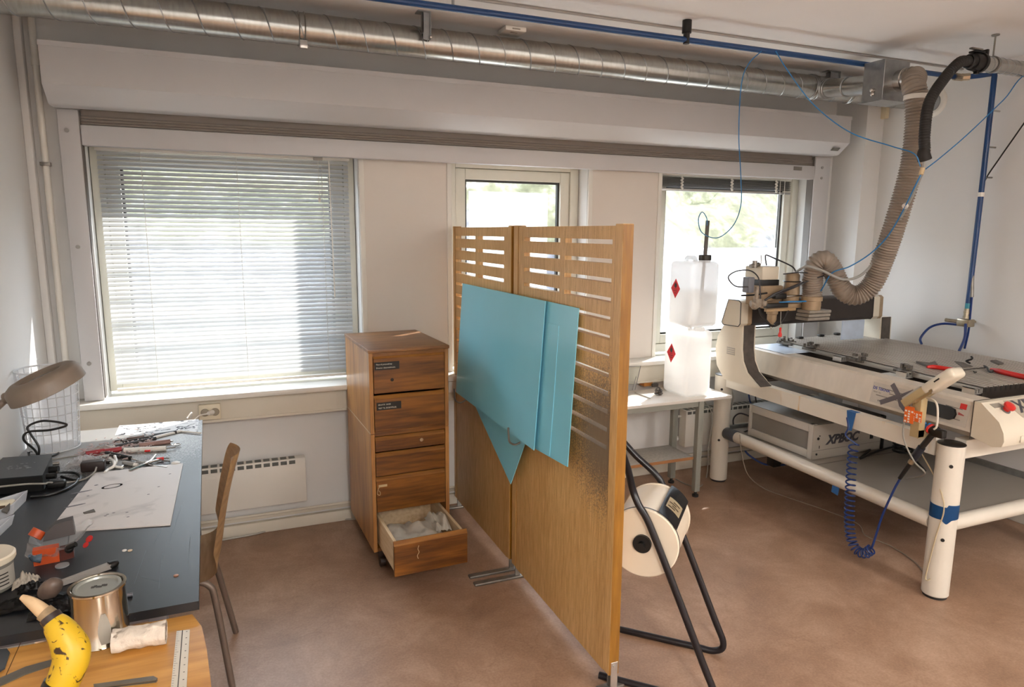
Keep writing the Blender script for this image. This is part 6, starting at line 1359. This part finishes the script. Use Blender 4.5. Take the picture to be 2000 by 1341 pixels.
# ------------------------------------------------------------------ on the wooden table
c = tw(200, 1244); r_ = .0545; ht = zat(193, 1142, c.x, c.y)-TW
t = thing('paint_can', 'shiny steel paint can with grey lid standing on the wooden table', 'paint can', c)
CANM = mat('tin_can', 'c9c2b4', .10, metal=1, var=.04, scale=8)
MB().lathe([(0, 0), (r_+.001, 0), (r_+.002, .002), (r_, .005), (r_, ht-.004), (r_+.0025, ht-.002), (r_+.002, ht+.002), (r_-.004, ht+.002), (r_-.006, ht-.004), (0, ht-.004)], c, (0, 0, 1), 64).build('body', CANM, t)
MB().lathe([(0, ht-.003), (r_-.016, ht-.003), (r_-.014, ht+.001), (r_-.008, ht+.001), (r_-.007, ht-.003)], c, (0, 0, 1), 56).build('lid', mat('grey_can_lid', '9fa19a', .35, metal=.4), t)
b = MB(); 
for k in range(6): a = k*.9; b.box(c.x-.012+.005*k, c.x-.006+.005*k, c.y-.004+.003*math.sin(a*2), c.y+.003+.003*math.sin(a*2), c.z+ht-.0028, c.z+ht-.0018)
b.build('lid_marks', mat('lid_marks', '45433f', .6), t)
def smear(u, v):
    th = math.radians(-86+26*(u-.5)*(.35+.65*math.sin(math.pi*min(1, .15+v*.85))) + 12); return c+V(((r_+.0012)*math.cos(th), (r_+.0012)*math.sin(th), .012+.070*v))
MB().grid(smear, 8, 12, thick=.0006).build('white_smear', mat('white_smear_paint', 'd9d4c8', .5), t)
def yp(px, py, Y=1.33): return at(px, py, Y=Y)
t = thing('glue_bottle', 'yellow banana-shaped bottle with dark specks and a carved pale tip', 'bottle', tw(100, 1341))
bp_ = [yp(60, 1420, 1.27), yp(105, 1365, 1.28), yp(132, 1310, 1.29), yp(140, 1275, 1.30), yp(128, 1244, 1.31), yp(112, 1222, 1.32), yp(104, 1212, 1.325)]
YEL = bpy.data.materials.new('speckled_yellow'); YEL = paint_mat('speckled_yellow', 'c9a51e', '3a260e', 48, .61, .65, .42)
MB().tube(bp_, .04, n=28, sub=10, rfun=lambda i, L: (.022+.0075*math.sin(math.pi*min(1, i/L/.55*.5)) if i/L < .55 else .0295-.0125*((i/L-.55)/.45)**.9)).build('body', YEL, t)
MB().tube([bp_[-1]+(bp_[-1]-bp_[-2])*-.7, yp(97, 1203, 1.33)], .0172, n=24, smooth=False).build('black_band', mat('dark_brown_plastic', '2d2220', .4), t)
MB().tube([yp(98, 1204, 1.33), yp(86, 1195, 1.335)], .0145, n=22, smooth=False).build('cork', mat('cork_brown', '8a7558', .8, var=.25, scale=90), t)
MB().tube([yp(87, 1196, 1.335), yp(70, 1182, 1.34), yp(55, 1172, 1.345), yp(42, 1165, 1.35)], .014, n=18, rfun=lambda i, L: .012-.008*(i/L)**1.5).build('carved_tip', mat('carved_beige', 'c7aa84', .65, var=.12, scale=50), t)
q = bp_[1].lerp(bp_[2], .35); MB().tube([q-(bp_[2]-bp_[1])*.22, q+(bp_[2]-bp_[1])*.22], .0435, n=28, smooth=False, rfun=lambda i, L: .0285).build('black_label', mat('black_label_plate', '14120f', .35), t)
# rolled cloth
a, c_ = tw(218, 1282), tw(324, 1262); d = (c_-a).normalized(); e = V((-d.y, d.x, 0)); L_ = (c_-a).length
def rollf(u, v):
    an = 2*math.pi*u*1.0; rr_ = .024*(1+.20*NZ.noise(V((math.cos(an)*1.6, v*5, math.sin(an)*1.6)))+.08*math.sin(an*2+1)+.06*NZ.noise(V((math.cos(an)*4, v*14, math.sin(an)*4)))); q = a+d*(L_*v)+e*.022
    return V((q.x, q.y, TW+.0225))+e*(rr_*math.cos(an))+V((0, 0, .95*rr_*math.sin(an)))
def spir(u, v):
    an = 2*math.pi*2.6*u; rr_ = .022-.018*u; q = a+d*(L_*v)+e*.022
    return V((q.x, q.y, TW+.0225))+e*(rr_*math.cos(an))+V((0, 0, .95*rr_*math.sin(an)))
CLW = mat('white_gauze', 'd8ccbd', .9, var=.05, scale=40, bump=.35, bscale=220)
tag(MB().grid(rollf, 40, 40, closeu=True).grid(spir, 60, 2, thick=.001).build('rolled_cloth', CLW, ang=80), 'rolled white cloth lying right of the paint can', 'cloth')
# rulers, tweezers, strips
P = [tw(345, 1234), tw(371, 1231), tw(364, 1350), tw(333, 1352)]
t = thing('ruler', 'pale plastic ruler lying at the right end of the wooden table', 'ruler', P[0])
MB().poly([p+V((0, 0, .0004)) for p in P], (0, 0, .0025)).build('blade', mat('ivory_ruler', 'd3ccbd', .3, var=.02), t)
b = MB()
for k in range(26):
    f = k/26; s = P[0].lerp(P[3], f); s2 = P[1].lerp(P[2], f); w_ = .28 if k % 5 == 0 else .16
    for A_, B_ in ((s, s2),): q0, q1 = A_.lerp(B_, .03), A_.lerp(B_, w_); b.poly([q0+V((0, 0, .0029)), q1+V((0, 0, .0029)), q1+V((0, .0006, .0029)), q0+V((0, .0006, .0029))], (0, 0, .0002))
    if k % 3 == 1: q0 = s.lerp(s2, .72); b.poly([q0+V((0, 0, .0029)), q0+V((.003, 0, .0029)), q0+V((.003, .0022, .0029)), q0+V((0, .0022, .0029))], (0, 0, .0002))
b.build('markings', mat('ruler_ink', '4a4640', .6), t)
b = MB(); m0, m1 = P[0].lerp(P[1], .45), P[3].lerp(P[2], .45); b.poly([m0+V((-.001, 0, .0029)), m0+V((.001, 0, .0029)), m1+V((.001, 0, .0029)), m1+V((-.001, 0, .0029))], (0, 0, .0002)); b.build('centre_line', mat('ruler_ink', '4a4640', .6), t)
SR = mat('old_steel_strip', '7d786f', .4, metal=.7, var=.15, scale=20)
flat([(0, 1325), (50, 1303), (112, 1286), (112, 1297), (50, 1318), (0, 1341)], TW+.0004, .002, 'steel_rule', SR, 'old grey steel strip lying under the yellow bottle', 'ruler', tw)
flat([(-5, 1272), (14, 1270), (20, 1278), (10, 1308), (-5, 1318)], TW+.0025, .003, 'metal_plate', mat('blue_grey_plate', '4c5257', .45, metal=.3), 'dark blue-grey plate with rounded corner at the left table edge', 'plate', tw)
t = thing('tweezers', 'grey steel tweezers lying at the bottom edge of the wooden table', 'tweezers', tw(250, 1335))
for k, off in enumerate((0, .004)):
    P = [tw(183, 1341), tw(240, 1333), tw(300, 1325), tw(308, 1329), tw(305, 1333), tw(240, 1341), tw(186, 1349)]
    MB().poly([V((p.x, p.y, TW+.0006+off)) for p in P], (0, 0, .002)).build('arm', SR, t)
b = MB(); g0, g1 = tw(44, 1245), tw(8, 1325); b.poly([g0+V((0, 0, .0004)), g0+V((.0015, 0, .0004)), g1+V((.0015, 0, .0004)), g1+V((0, 0, .0004))], (0, 0, .0003))
tag(b.build('pencil_line', mat('scratch_dark', '5a3d1c', .7)), 'dark thin lead lying on the wooden table left of the yellow bottle', 'lead')
